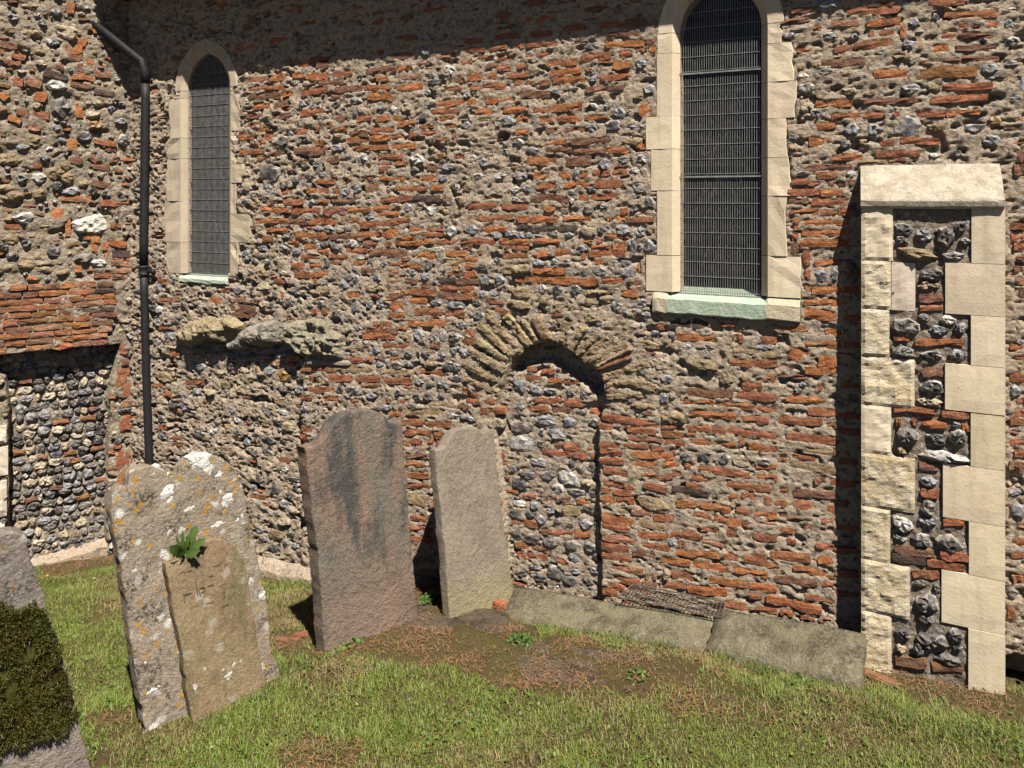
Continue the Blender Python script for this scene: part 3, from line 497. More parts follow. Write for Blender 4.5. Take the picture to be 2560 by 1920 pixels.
STONES = {
'T1': "1890 780 40 60 l;2170 1090 110 90 m;2080 1330 170 120 m;2180 1430 60 50 k;2060 1440 70 50 l;2040 1505 60 70 l;1890 1560 80 60 k;1880 885 60 40 t",
'T5': "45 780 40 60 l;480 800 50 60 l;560 820 50 40 l;890 780 90 70 l;740 810 80 50 k;1080 840 80 60 m;1175 840 60 50 w;1275 830 80 80 c;870 860 70 50 l;1475 590 60 60 l;1605 540 100 90 w;1490 635 110 50 m;1440 715 50 50 l;1740 735 60 40 l;1545 735 100 30 t;1440 800 70 50 l;1410 880 70 120 k;640 910 70 40 k;450 955 40 40 k;320 1090 70 80 m;1740 965 80 60 l;2045 935 130 90 l;2020 1050 180 110 h;2140 1100 80 80 m;390 1030 40 40 l;750 1045 80 40 t;735 1140 85 60 l;940 1215 80 70 w;845 1205 60 50 l;895 1310 90 70 c;1365 1225 110 80 w;1540 1205 110 55 q;1600 1285 110 60 l;1340 1305 60 50 k;1155 1325 40 40 k;595 1265 70 50 l;490 1275 30 30 l;1470 1150 60 50 t;1720 1150 50 30 k;1790 1205 40 40 w;1880 1255 90 70 l;1765 1275 30 30 w;1560 1370 80 60 l;2000 1235 60 60 c;2155 1355 100 70 l;1990 1355 100 50 w;1830 1360 80 60 m;545 1360 80 40 k;640 1340 60 40 l;730 1345 60 40 l;425 1385 50 40 k;345 1435 50 40 k;225 1440 50 40 l;270 1485 50 35 l;195 1510 50 60 l;460 1470 30 50 k;820 1475 50 60 l;900 1455 60 70 l;1655 1440 60 50 m;990 1550 60 40 l;120 1560 80 110 t;45 1580 70 70 k;1290 1600 60 70 l;1470 1620 90 80 w;1680 1560 110 100 t;1580 1630 60 50 t;1985 1460 80 60 c;2110 1460 60 60 w;2110 1530 60 40 w;40 1330 80 70 c;240 1310 100 80 k;2040 1165 60 50 m;1750 1440 70 90 t;1430 390 90 90 l;1145 320 30 60 l;1500 200 60 50 l;1780 180 80 50 l;810 30 80 50 t;280 120 40 40 t;200 255 60 50 t;840 200 200 80 t;390 230 150 80 t",
'U1': "800 365 110 60 k;605 395 90 70 t;780 540 60 40 q;1175 500 90 70 l;810 610 60 50 l;1240 580 60 50 l;1235 690 90 80 l;665 685 60 30 k;520 710 90 60 m;1030 765 50 90 c;800 825 100 60 m;920 820 70 60 l;1010 870 100 90 l;1155 750 80 60 t;450 795 70 60 t;800 985 100 80 l;965 975 140 100 m;1145 980 120 45 l;370 1105 130 60 t;1100 1085 170 80 t;350 1160 110 60 l;895 1265 80 100 l;1040 1230 100 60 l;1185 1215 100 70 w;1120 1310 70 50 w;1200 1320 60 90 c;260 1355 110 75 l;90 1355 110 60 w;680 1340 50 110 l;1165 1445 120 100 l;800 1455 80 50 l;770 1610 90 80 k;900 1590 70 50 l;1240 1555 90 100 m;585 1610 60 60 t;640 1545 40 50 w;215 1465 60 60 w;300 1450 70 60 l;1120 1605 60 50 l;640 1475 60 40 l;190 1195 60 50 t;240 1090 90 80 m",
'T6': "45 50 80 70 k;1290 75 70 90 l;1470 85 95 85 w;1690 40 90 90 t;1000 125 70 45 l;530 135 50 40 l;685 225 80 70 l;770 215 40 40 w;820 215 50 40 l;600 220 50 40 l;1630 240 85 90 w;1780 230 110 90 l;2080 255 90 70 l;1980 275 70 50 l;2150 270 80 50 l;350 275 60 35 l;515 300 40 35 k;575 315 50 45 l;870 335 60 60 w;650 340 60 50 k;735 360 90 60 m;330 370 70 55 l;165 370 70 50 l;50 425 70 90 l;115 465 50 45 k;435 400 60 45 l;1535 375 80 45 w;920 445 60 35 w;1000 475 65 65 k;1450 500 60 70 k;670 490 45 70 k;890 525 50 50 l;740 555 50 45 k;1100 490 60 40 l;830 515 40 30 l;1320 560 80 70 l;1430 590 75 65 l;340 555 60 45 w;165 560 60 80 q;210 475 50 40 l;900 605 60 60 l;1050 595 70 55 l;800 650 80 60 l;850 590 90 50 l;650 630 50 40 l;540 650 45 45 k;435 705 45 50 k;495 720 40 40 k;95 690 40 50 k;270 725 45 60 k;180 660 100 70 c;380 775 55 70 k;245 805 50 55 k;470 775 50 50 k;180 800 70 60 c;545 800 25 40 w;620 800 50 60 m;890 815 80 90 l;990 800 50 60 l;1080 800 60 70 l;1000 680 80 50 t;1080 680 70 50 t;660 690 100 60 t;1655 805 130 60 l;1510 790 90 50 l;1830 790 40 45 k;1860 525 70 45 k;1880 620 80 80 l;1995 615 80 90 l;1950 720 60 60 l;1865 720 50 50 l;1835 880 100 80 m;1690 955 90 60 m;1385 1035 85 90 l;1485 1055 60 60 l;1560 1050 50 90 l;1645 1050 100 100 m;1260 1050 70 45 t;910 980 60 40 l;1050 1145 80 60 l;975 1090 60 30 w;1190 1180 40 40 k;1135 1160 40 35 k;1290 1180 60 50 k;1430 1185 70 60 k;1550 1185 75 65 l;1640 1155 50 60 l;1715 1170 70 80 l;1075 1260 60 40 l;1140 1270 40 40 k;1215 1270 80 60 m;1600 1270 80 80 k;1665 1280 60 70 m;1300 1260 50 40 l;1480 1250 90 40 t;1380 1390 75 55 l;1455 1415 50 40 k;1560 1410 110 80 l;1670 1370 80 60 k;770 1455 60 70 k;870 1460 100 90 m;1135 1460 80 70 c;1215 1475 60 70 m;1015 1500 80 50 l;1360 1505 60 50 k;1450 1510 80 65 k;1545 1505 60 50 k;1330 1580 90 60 k;1070 1590 50 40 k;1125 1595 70 50 l;1185 1590 30 30 k;1240 1595 40 40 k;490 1595 60 60 l;605 1380 40 50 q;1620 1640 90 40 w;830 1000 50 45 c;840 1075 60 50 t;890 1080 60 40 l;2120 1430 110 110 l;2120 1590 90 90 l;190 1320 90 60 l;310 1350 120 90 q;430 1465 80 70 l;300 1455 70 60 l;310 1640 70 40 w;300 1550 140 70 t;460 1340 80 90 c",
'U2': "770 75 90 90 k;890 55 80 60 l;1240 40 90 100 m;585 85 60 60 t;1130 50 60 60 l;880 230 70 80 k;770 240 140 90 c;1035 235 125 90 l;1175 250 70 90 l;1245 240 50 60 t;160 250 90 70 l;235 270 60 40 l;310 270 70 40 l;400 280 70 30 l;500 270 50 30 l;620 270 80 50 l;75 280 60 50 l;615 370 80 60 k;715 370 80 60 l;1110 345 60 100 l;1235 355 90 100 l;1170 360 40 50 l;75 465 60 45 k;385 480 110 55 l;515 475 70 55 l;605 475 80 55 l;975 480 50 60 l;1055 485 100 50 k;900 470 50 25 w;640 545 80 40 l;740 555 60 50 l;865 545 120 80 l;975 535 60 80 l;1085 550 130 100 l;200 530 240 80 t;85 610 90 90 l;420 680 60 70 w;530 690 70 80 k;670 690 100 80 m;430 775 80 70 t;550 815 100 70 t;260 710 160 90 t;900 760 90 60 t;840 705 200 40 t;745 780 180 60 t;990 810 90 80 m;1050 860 80 50 l;1190 790 110 70 l;1130 860 60 60 k;1220 880 90 70 l;800 895 280 80 t;45 730 60 60 l;860 955 70 35 l;1030 990 180 150 t;790 1000 60 30 l;1280 1015 70 35 l;1410 1050 80 100 k;1160 970 90 60 m;1530 1125 80 45 l;1680 1130 130 50 k;2130 1125 130 50 l;1320 1250 150 100 c;1420 1480 60 110 c;1350 1520 70 70 l;1380 1370 100 80 l;1830 1370 110 100 t;1990 1360 110 80 t;1880 1320 90 70 t;1640 1250 220 90 t;225 1430 100 80 m;350 1465 100 70 l;470 1480 110 40 k;610 1485 80 60 k;720 1515 80 60 k;820 1490 80 80 l;210 1590 80 80 c;265 1620 50 50 l;290 1545 30 50 w;700 1640 80 40 l",
'U3': "410 160 180 70 l;610 185 110 80 l;235 225 140 90 e;515 275 150 80 l;800 185 90 70 m;240 345 190 130 w;395 350 90 70 k;390 270 50 80 m;745 275 190 120 c;370 485 140 70 l;215 500 60 80 c;170 535 60 60 l;625 500 50 60 k;700 550 60 60 k;790 530 60 90 k;280 585 120 70 k;430 595 120 80 k;600 605 170 120 w;215 660 130 90 k;510 690 110 80 w;660 720 130 50 m;745 645 90 60 c;790 740 60 60 k;210 810 120 50 w;180 880 110 70 k;340 830 80 70 l;455 865 80 60 l;295 895 80 60 k;390 935 90 80 l;515 950 70 60 k;605 975 60 45 k;730 965 110 80 l;815 970 40 60 k;200 1040 90 90 k;305 1075 120 80 k;465 1110 140 90 e;630 1130 130 80 m;765 1145 110 80 k;815 1225 60 60 k;640 1230 90 60 l;740 1255 60 40 k;340 1300 110 40 l;480 1340 130 110 k;235 1350 80 60 k;370 1380 130 60 k;600 1395 130 80 k;750 1410 90 60 k;800 1330 70 60 l;650 1330 90 40 l;60 170 130 100 c;1420 120 190 100 t;960 275 190 50 t;1275 780 270 110 t;1525 425 110 80 m;1670 415 130 90 m;1810 440 100 90 m;1940 460 140 100 c;2110 465 130 60 m;1415 1085 50 60 l;1470 875 60 40 l;1365 1330 60 90 t;1000 830 150 40 t",
'V1': "700 45 170 90 l;410 280 80 50 w;720 285 110 60 m;905 290 70 60 l;555 325 110 25 c;1365 180 90 80 l;1325 355 100 80 l;1125 405 130 35 l;1350 475 70 60 k;1090 475 80 50 c;1420 350 50 40 q;2090 190 80 90 l;2125 325 110 90 m;1955 530 110 90 l;2115 500 130 70 m;1240 445 120 40 t;520 590 90 45 w;690 560 130 60 m;860 560 110 60 t;990 605 50 70 k;545 680 110 90 m;670 695 120 110 c;865 710 130 70 c;1040 720 90 60 t;1340 690 150 90 l;1510 685 120 80 t;2110 620 110 60 t;520 840 60 70 c;610 880 110 80 m;890 1000 140 100 l;1060 1000 140 100 l;1320 960 180 170 l;1550 980 180 70 t;1990 930 130 80 q;1830 990 180 80 m;1960 1080 120 100 l;455 1055 90 50 l;835 1110 90 70 k;445 1145 80 60 t;1520 1195 80 40 w;515 1340 120 45 k;885 1340 70 60 w;1410 250 90 40 c;1530 140 60 60 k;500 520 50 30 q;610 500 40 40 q;970 1090 60 50 t;700 1050 90 50 t;1700 1180 60 50 k;2190 660 40 110 l;2150 760 120 60 l;1282 245 45 110 R",
'V2': "660 590 120 110 l;760 575 90 100 l;215 1110 150 60 l;95 1355 110 80 t;510 1420 60 40 l;480 1460 60 50 k;80 1160 180 55 t;270 1190 150 50 t;2170 830 90 110 c;2180 980 70 110 c;2145 1465 90 100 l;2180 1090 60 40 l;2180 1290 60 50 t;470 185 42 90 R;545 440 60 110 R;550 615 50 165 R;465 850 65 175 R;455 280 40 60 R;880 500 110 100 k;890 610 90 60 k",
'V3': "2140 700 100 60 l;2160 840 120 110 l;2120 1470 90 90 k;2110 1620 60 90 R",
'T7': "30 330 50 60 l;95 275 90 40 k;190 305 90 60 k;90 410 90 50 k;190 410 90 50 k;305 105 70 60 m;275 175 70 40 k;350 210 100 90 c;440 130 90 80 t;510 130 70 40 l;595 130 60 60 l;185 505 90 90 c;325 540 60 50 w;120 610 80 70 k;200 610 40 60 k;370 610 130 50 k;245 690 90 80 k;365 735 70 70 k;340 665 60 40 t;400 680 40 60 k;80 680 40 50 l;315 800 70 60 l;105 820 70 50 k;135 895 60 40 k;265 880 60 30 k;420 820 40 70 t;320 930 100 70 c;260 1030 130 80 t;370 1040 60 50 k;450 880 30 40 k;130 1000 60 60 l;335 1115 60 60 k;240 1140 80 60 k;405 1125 60 50 l;450 1185 80 40 k;160 1075 50 30 l;380 440 130 90 t;1620 120 100 80 w;1745 130 120 50 l;1330 45 90 60 k;1125 60 70 50 l;2145 230 150 90 e;1990 190 150 130 c",
'T2': "1890 40 90 70 k;1955 60 100 110 c;2170 370 80 60 l;2010 365 70 50 l;1890 430 80 90 l;1955 465 60 50 k;2010 560 70 80 q;1840 690 90 70 l;1940 690 50 60 l;2110 740 60 70 l;1220 670 60 70 l;1350 615 50 45 l;1180 830 60 60 k;1225 840 60 60 w;1355 915 90 70 e;1270 905 40 50 l;1210 935 70 60 l;1305 1040 80 60 l;1210 1090 60 60 l;1520 1280 90 60 l;1745 1280 70 60 k;1260 1350 130 80 t;1475 1480 60 60 l;1385 1500 70 60 l;1320 1570 60 50 k;1390 1590 60 60 l;1950 1310 50 50 q;1590 1480 80 50 c;1700 1420 80 60 t;1840 1460 130 70 t;1760 1620 60 50 l;2030 800 60 60 c;2080 800 50 60 k;2150 650 110 80 c;1550 825 40 50 w;1350 810 50 40 k;1410 800 40 50 k",
'T3': "1500 255 130 70 k;1240 275 60 60 k;1240 140 60 50 k;1310 35 40 40 l;1385 60 60 60 l;1615 250 50 50 w;1725 220 50 60 q;1725 390 130 90 t;1920 400 100 70 k;1855 330 70 60 k;2030 315 90 80 k;1800 260 80 60 k;1795 160 40 40 w;1770 95 50 50 l;1930 90 60 60 t;2020 90 80 90 l;2145 100 70 60 m;2110 170 60 50 k;2010 510 90 90 c;2170 540 60 60 w;1970 610 70 80 k;2040 610 50 50 k;2180 620 60 60 k;2090 690 90 60 l;2200 740 50 60 k;1925 680 50 50 l;1940 830 70 60 k;2150 800 70 60 l;1980 890 60 50 k;2050 880 40 40 l;2180 920 70 80 c;2100 1020 80 60 c;2090 1140 70 70 l;2170 1120 70 60 l",
'A': "1640 330 220 160 t;1320 190 400 90 t;620 80 240 100 t;1270 60 270 55 t;1980 680 190 150 c;1600 1080 230 85 t;1860 1070 270 75 t;440 1260 190 150 c;430 1420 90 130 c;1530 930 150 80 t;1160 380 100 120 t;1050 420 130 90 t;1850 860 320 120 t;1880 470 280 100 t",
}
VOUSSOIRS = "420 970 70 800 80;420 840 110 690 70;500 740 170 560 100;530 650 230 460 80;560 590 270 330 85;650 560 330 210 75;740 500 520 230 105;800 460 660 230 65;920 450 790 230 105;1250 640 1480 440 90;1330 640 1630 500 60;1450 810 1850 690 85;1060 470 1080 280 95;1130 540 1250 330 90;1190 590 1370 400 80;1380 700 1700 530 45;1470 890 1690 850 60;1480 1000 1800 980 70"
LBRICKS = {   # side wall
'T1': "505 375 640 380 60 o;520 440 640 440 55 d;500 475 560 475 50 o;660 480 710 490 60 o;580 505 640 500 45 d;430 515 490 518 40 d;590 545 670 550 35 d;550 590 720 605 45 o;730 565 850 580 40 d;540 645 700 665 40 d;720 700 920 730 45 g;330 560 520 600 55 g;85 425 195 445 40 r;0 330 130 360 55 d;0 390 30 395 40 o;30 465 160 490 40 d;0 580 60 590 40 d;100 610 180 640 70 r;200 620 320 650 60 p;0 720 60 760 60 o;270 720 360 750 80 o;60 900 160 940 50 o;220 970 310 980 50 p;130 850 220 870 50 d;250 870 380 900 50 r;720 1085 900 1110 40 r;660 1190 750 1230 60 d;540 1225 640 1240 50 d;710 1275 840 1285 40 d;700 1405 870 1430 50 d;470 1520 700 1530 45 r;770 1560 990 1555 45 r;250 1270 320 1275 40 r;510 60 575 70 90 o;600 310 660 330 60 o",
'T2': "30 205 195 205 40 r;830 320 970 345 50 o;640 290 690 290 30 o;700 310 770 300 50 o;700 370 750 370 55 o;780 360 820 360 50 o;800 415 840 420 50 o;860 410 1010 410 50 g;860 450 950 450 35 r;965 455 1040 455 35 r;850 490 920 490 35 d;925 490 1030 490 35 p;835 540 1020 540 35 p;720 580 850 580 45 r;860 585 1015 588 40 d;915 1150 985 1150 70 r;940 1245 1010 1245 50 d;900 1320 1000 1320 60 r;890 1400 970 1400 85 r;945 1470 1010 1470 85 r;1015 1490 1060 1490 80 r;940 1565 1050 1560 50 p",
'T3': "900 30 1020 35 50 r;940 140 1060 140 40 r;920 205 1060 190 75 r;870 355 930 355 40 r;910 410 1020 410 45 o;890 490 990 480 100 r;1000 465 1075 460 80 r;895 610 965 610 110 o;1020 320 1065 320 45 d",
}
LSTONES = {
'T1': "520 230 200 150 c;440 650 170 90 w;470 820 170 140 e;610 850 60 110 R;710 880 130 70 c;740 960 110 80 q;650 1050 110 90 k;170 1130 110 45 l;480 1075 70 40 l;560 1110 80 90 R;80 1220 190 90 t;340 1215 70 60 l;500 1270 90 80 t;420 1330 140 110 t;520 1370 120 100 t;160 1370 90 70 l;300 1370 100 80 w;440 1430 80 80 k;720 1470 60 70 k;540 1470 130 60 l;930 930 100 60 l;950 1080 110 90 m;820 1490 70 70 k;940 1500 110 60 k;300 1490 110 90 t;60 1440 130 60 t;110 1510 150 80 t;640 1410 110 60 t;380 1140 70 40 w;40 985 110 60 c;430 980 70 50 l;250 1080 140 100 t;430 90 90 50 l;240 40 160 60 t;100 130 100 60 l;750 790 80 60 c;680 790 60 50 c;640 720 90 40 t;940 800 60 40 l;250 250 180 70 t;60 220 120 70 t;300 400 110 80 t;400 320 100 60 l;560 800 60 80 c",
'T2': "700 190 280 150 W;190 140 170 100 w;330 200 150 55 t;290 275 160 60 t;60 140 90 70 t;200 335 90 60 k;640 450 150 75 e;760 490 110 60 w;600 530 60 50 R;440 120 90 110 R;520 200 42 160 R;80 300 140 90 t;200 500 150 80 t;420 400 130 80 k;330 540 150 60 t;60 520 120 60 t;100 430 110 60 e;480 560 120 60 t;560 440 70 60 t;300 440 110 70 t;1010 1040 70 60 l;1030 1100 60 60 k;1000 1190 60 40 k;960 1220 60 30 c;970 640 80 30 t",
'T3': "940 85 80 45 k;1000 80 60 40 k;905 325 55 50 k;980 325 60 50 k;1040 360 60 40 t;880 260 60 40 c",
}
BBRICKS = {   # buttress core
'V2': "1405 755 1590 750 65 d;1410 830 1590 830 40 r;1210 1060 1330 1065 50 r;1370 1090 1750 1095 50 o;1430 1325 1590 1325 75 d",
'V3': "1210 70 1530 105 60 r;1580 110 1790 125 50 r;1230 170 1270 170 60 o;1350 165 1395 170 50 r;1425 190 1620 195 45 o;1740 215 1790 215 60 o;1405 510 1560 520 65 d;1420 715 1570 725 70 r;1590 945 1760 945 60 o;1220 1140 1520 1180 60 d;1200 1205 1460 1245 75 g;1570 1190 1785 1210 70 r;1470 1255 1760 1295 60 r",
'V4': "1360 170 1565 180 65 r;1220 835 1465 860 75 d;1505 885 1750 905 70 d",
}
BSTONES = {
'V2': "1290 220 140 90 m;1280 310 100 70 m;1450 270 120 100 l;1620 280 140 140 m;1730 200 90 80 k;1760 320 80 60 l;1390 410 290 100 t;1670 430 180 60 m;1500 570 170 100 e;1460 660 110 70 t;1545 660 60 40 t;1310 970 220 140 m;1450 905 90 60 k;1620 920 130 70 w;1730 980 100 90 l;1560 1000 140 70 l;1290 1165 170 90 m;1510 1190 160 90 m;1700 1185 115 80 l;1500 1430 180 100 m;1490 1545 180 75 c",
'V3': "1320 265 150 140 m;1540 295 150 90 k;1710 280 130 120 m;1690 185 60 40 l;1590 415 380 80 w;1270 390 80 60 t;1480 620 150 80 l;1480 825 120 110 e;1280 940 150 120 w;1470 925 130 50 l;1255 1055 100 60 l;1430 1065 150 100 k;1640 1080 210 120 m",
'V4': "1420 235 110 50 k;1545 285 60 90 k;1470 380 170 140 m;1465 510 140 70 k;1290 620 120 80 k;1520 660 230 120 k;1690 635 120 100 k;1410 745 100 110 k;1640 810 190 70 k;1710 740 70 50 k;1270 740 90 60 c",
}
# ------------------------------------------------------------------ masonry pieces
BC = {'o': (0.49, 0.20, 0.088), 'r': (0.41, 0.172, 0.094), 'd': (0.29, 0.152, 0.102), 'g': (0.125, 0.09, 0.075),
      'p': (0.42, 0.22, 0.14), 'y': (0.45, 0.34, 0.20), 'n': (0.34, 0.175, 0.075)}


def jit(c, a=0.12):
    s = 1 + random.uniform(-a, a)
    return tuple(max(0.0, x * s * (1 + random.uniform(-a, a) * 0.4)) for x in c)


def brick_piece(plane, u, z, L, T, ang, h0, col, ragged=1.0):
    """one thin brick: rounded, chipped front, sides running back into the mortar"""
    nx = int(min(8, max(4, round(L / 0.045))))
    ny = 3
    ca, sa = math.cos(ang), math.sin(ang)
    v = []; c = []
    bow = random.uniform(-0.06, 0.06) * T * 1.5
    tilt = random.uniform(-0.004, 0.004)
    grid = {}
    chip = random.random() < 0.35 * ragged
    cx_ = random.uniform(-0.5, 0.5)
    for i in range(nx):
        for j in range(ny):
            s = i / (nx - 1) * 2 - 1; t = j / (ny - 1) * 2 - 1
            edge = (i in (0, nx - 1)) or (j in (0, ny - 1))
            a = s * L / 2 * (0.97 if j != 1 else 1.0) + random.gauss(0, 0.05 * T)
            b = t * T / 2 * (0.86 if i in (0, nx - 1) else 1.0) + random.gauss(0, 0.065 * T * ragged) + bow * (1 - s * s)
            d = h0 + tilt * s + random.gauss(0, 0.0016 * ragged) - (random.uniform(0.001, 0.004) if edge else 0)
            if chip and abs(s - cx_) < 0.3:
                d -= random.uniform(0.002, 0.010)
                if j == 0: b *= random.uniform(0.55, 0.9)
            grid[i, j] = len(v)
            v.append(plane.pt(u + a * ca - b * sa, z + a * sa + b * ca, d))
            c.append(jit(col, 0.10))
    f = []
    for i in range(nx - 1):
        for j in range(ny - 1):
            f.append((grid[i, j], grid[i + 1, j], grid[i + 1, j + 1], grid[i, j + 1]))
    ring = [grid[i, 0] for i in range(nx)] + [grid[nx - 1, 1]] + [grid[i, 2] for i in range(nx - 1, -1, -1)] + [grid[0, 1]]
    base = len(v)
    for k in ring:
        p = np.array(v[k]) - plane.n * 0.045
        v.append(tuple(p)); c.append(col)
    n = len(ring)
    for k in range(n):
        k2 = (k + 1) % n
        f.append((ring[k2], ring[k], base + k, base + k2))
    return v, f, c


SC_ = {'k': ((0.042, 0.043, 0.050), (0.11, 0.11, 0.12)), 'l': ((0.20, 0.205, 0.235), (0.44, 0.435, 0.435)),
       'm': ((0.075, 0.075, 0.085), (0.62, 0.58, 0.51)), 'w': ((0.66, 0.63, 0.58), (0.50, 0.48, 0.45)),
       'W': ((0.82, 0.79, 0.72), (0.74, 0.70, 0.62)),
       'c': ((0.58, 0.48, 0.35), (0.50, 0.42, 0.31)), 't': ((0.45, 0.35, 0.23), (0.36, 0.275, 0.175)),
       'q': ((0.38, 0.21, 0.05), (0.28, 0.15, 0.035)), 'e': ((0.14, 0.125, 0.12), (0.22, 0.20, 0.19)),
       'h': ((0.06, 0.05, 0.035), (0.08, 0.065, 0.045))}


def lump_piece(plane, pts, zc, h0, hgt, cols, rings=2, rough=0.22, kind='l'):
    """a stone from its outline (list of u,z): domed or knapped front, buried rim"""
    n = len(pts)
    cu = sum(p[0] for p in pts) / n; cz = sum(p[1] for p in pts) / n
    v = []; c = []; f = []
    levels = [(1.02, -0.03), (0.97, 0.30), (0.62, 0.95)] if rings == 2 else [(1.02, -0.03), (0.96, 0.35), (0.76, 0.8), (0.42, 1.0)]
    size = max(max(p[0] for p in pts) - min(p[0] for p in pts), 0.02)
    tu, tz = random.uniform(-0.35, 0.35), random.uniform(-0.35, 0.35)
    for li, (s, d) in enumerate(levels):
        for k, (a, b) in enumerate(pts):
            jj = random.gauss(0, rough * 0.16) if li else 0
            ss = s * (1 + jj)
            du, dz = (a - cu) * ss, (b - cz) * ss
            dd = h0 - 0.02 if li == 0 else h0 + hgt * d * (1 + random.gauss(0, rough)) + hgt * (tu * du + tz * dz) / size
            v.append(plane.pt(cu + du, cz + dz, dd))
            c0, c1 = cols
            if kind == 'm':
                cc = c1 if (li <= 1 and random.random() < 0.75) or random.random() < 0.1 else c0
            elif kind == 'k':
                cc = (0.55, 0.52, 0.46) if (li == 1 and random.random() < 0.18) else (c0 if random.random() < 0.6 else c1)
            else:
                m = random.random(); m = m * m if li else m
                cc = tuple(x * (1 - m) + y * m for x, y in zip(c0, c1))
            c.append(jit(cc, 0.15))
    top = len(v)
    v.append(plane.pt(cu + random.gauss(0, 0.06) * size, cz + random.gauss(0, 0.06) * size, h0 + hgt * random.uniform(0.75, 1.15)))
    c.append(jit(cols[0], 0.1))
    for li in range(len(levels) - 1):
        for k in range(n):
            k2 = (k + 1) % n
            f.append((li * n + k, li * n + k2, (li + 1) * n + k2, (li + 1) * n + k))
    last = (len(levels) - 1) * n
    for k in range(n):
        f.append((last + k, last + (k + 1) % n, top))
    return v, f, c


def densify(p, step):
    out = []
    for i in range(len(p)):
        a = p[i]; b = p[(i + 1) % len(p)]
        n = max(1, int(math.hypot(b[0] - a[0], b[1] - a[1]) / step))
        for k in range(n):
            out.append((a[0] + (b[0] - a[0]) * k / n, a[1] + (b[1] - a[1]) * k / n))
    return out


def crag_piece(plane, poly, h0, hgt, res, cols, rough=0.5, edge=0.03):
    """a rough-faced stone: gridded face with an uneven, rounded-off relief"""
    out = [(a + random.gauss(0, res * 0.18), b + random.gauss(0, res * 0.18)) for a, b in densify(poly, res)]
    n = len(out)
    us = [p[0] for p in out]; zs = [p[1] for p in out]
    gu, gz_ = np.meshgrid(np.arange(min(us), max(us), res), np.arange(min(zs), max(zs), res))
    gu = gu.ravel() + RNG.uniform(-0.3, 0.3, gu.size) * res; gz_ = gz_.ravel() + RNG.uniform(-0.3, 0.3, gz_.size) * res

    def edist(a, b):
        d = np.full(len(a), 9.0)
        for i in range(n):
            x1, y1 = out[i]; x2, y2 = out[(i + 1) % n]
            L2 = (x2 - x1) ** 2 + (y2 - y1) ** 2 + 1e-12
            t = np.clip(((a - x1) * (x2 - x1) + (b - y1) * (y2 - y1)) / L2, 0, 1)
            d = np.minimum(d, np.hypot(a - x1 - t * (x2 - x1), b - y1 - t * (y2 - y1)))
        return d
    k = in_poly(gu, gz_, out)
    gu, gz_ = gu[k], gz_[k]
    k = edist(gu, gz_) > res * 0.5
    pts = [Vector(p) for p in out] + [Vector((a, b)) for a, b in zip(gu[k], gz_[k])]
    vv, _, ff, _, _, _ = delaunay_2d_cdt(pts, [(i, (i + 1) % n) for i in range(n)], [], 1, 1e-6)
    U = np.array([p[0] for p in vv]); Z = np.array([p[1] for p in vv])
    sd_ = random.randint(0, 99999)
    d = edist(U, Z)
    H = h0 + hgt * (1 - np.exp(-d / edge)) * (1 + rough * (1.6 * fbm(U, Z, 0.14, 3, sd_, 0.6) + 0.7 * fbm(U, Z * 1.8, 0.04, 2, sd_ + 5)))
    m = np.clip(0.5 + 1.2 * fbm(U, Z, 0.12, 2, sd_ + 9), 0, 1)[:, None]
    C = np.array(cols[0]) * (1 - m) + np.array(cols[1]) * m
    C = C * RNG.uniform(0.85, 1.15, len(U))[:, None]
    v = [plane.pt(a, b, c) for a, b, c in zip(U, Z, H)]
    f = [tuple(q) for q in ff]
    c = [tuple(x) for x in C]
    # orient and add the buried rim
    A = np.array(v[f[0][0]]); B = np.array(v[f[0][1]]); D = np.array(v[f[0][2]])
    if np.dot(np.cross(B - A, D - A), plane.n) < 0:
        f = [q[::-1] for q in f]
    b = len(v)
    for i in range(n):
        v.append(tuple(np.array(v[i]) - plane.n * 0.08)); c.append(c[i])
    for i in range(n):
        f.append((i, (i + 1) % n, b + (i + 1) % n, b + i))
    return v, f, c


def blob_outline(u, z, w, h, n=9, sq=0.0, jitter=0.22):
    ph = random.random() * 6.28
    rot = random.uniform(-0.4, 0.4)
    pts = []
    for k in range(n):
        a = ph + 2 * math.pi * (k + random.uniform(-0.25, 0.25)) / n
        ca, sa = math.cos(a), math.sin(a)
        e = 1.0 if not sq else (abs(ca) ** sq + abs(sa) ** sq) ** (-1.0 / sq)
        r = e * (1 + random.uniform(-jitter, jitter))
        x, y = ca * w / 2 * r, sa * h / 2 * r
        pts.append((u + x * math.cos(rot * 0.3) - y * math.sin(rot * 0.3), z + x * math.sin(rot * 0.3) + y * math.cos(rot * 0.3)))
    return pts


def in_poly(x, y, poly):
    x = np.asarray(x, float); y = np.asarray(y, float)
    r = np.zeros(x.shape, bool)
    n = len(poly)
    for i in range(n):
        x1, y1 = poly[i]; x2, y2 = poly[(i + 1) % n]
        if y1 == y2: continue
        cnd = ((y1 > y) != (y2 > y)) & (x < (x2 - x1) * (y - y1) / (y2 - y1) + x1)
        r ^= cnd
    return r


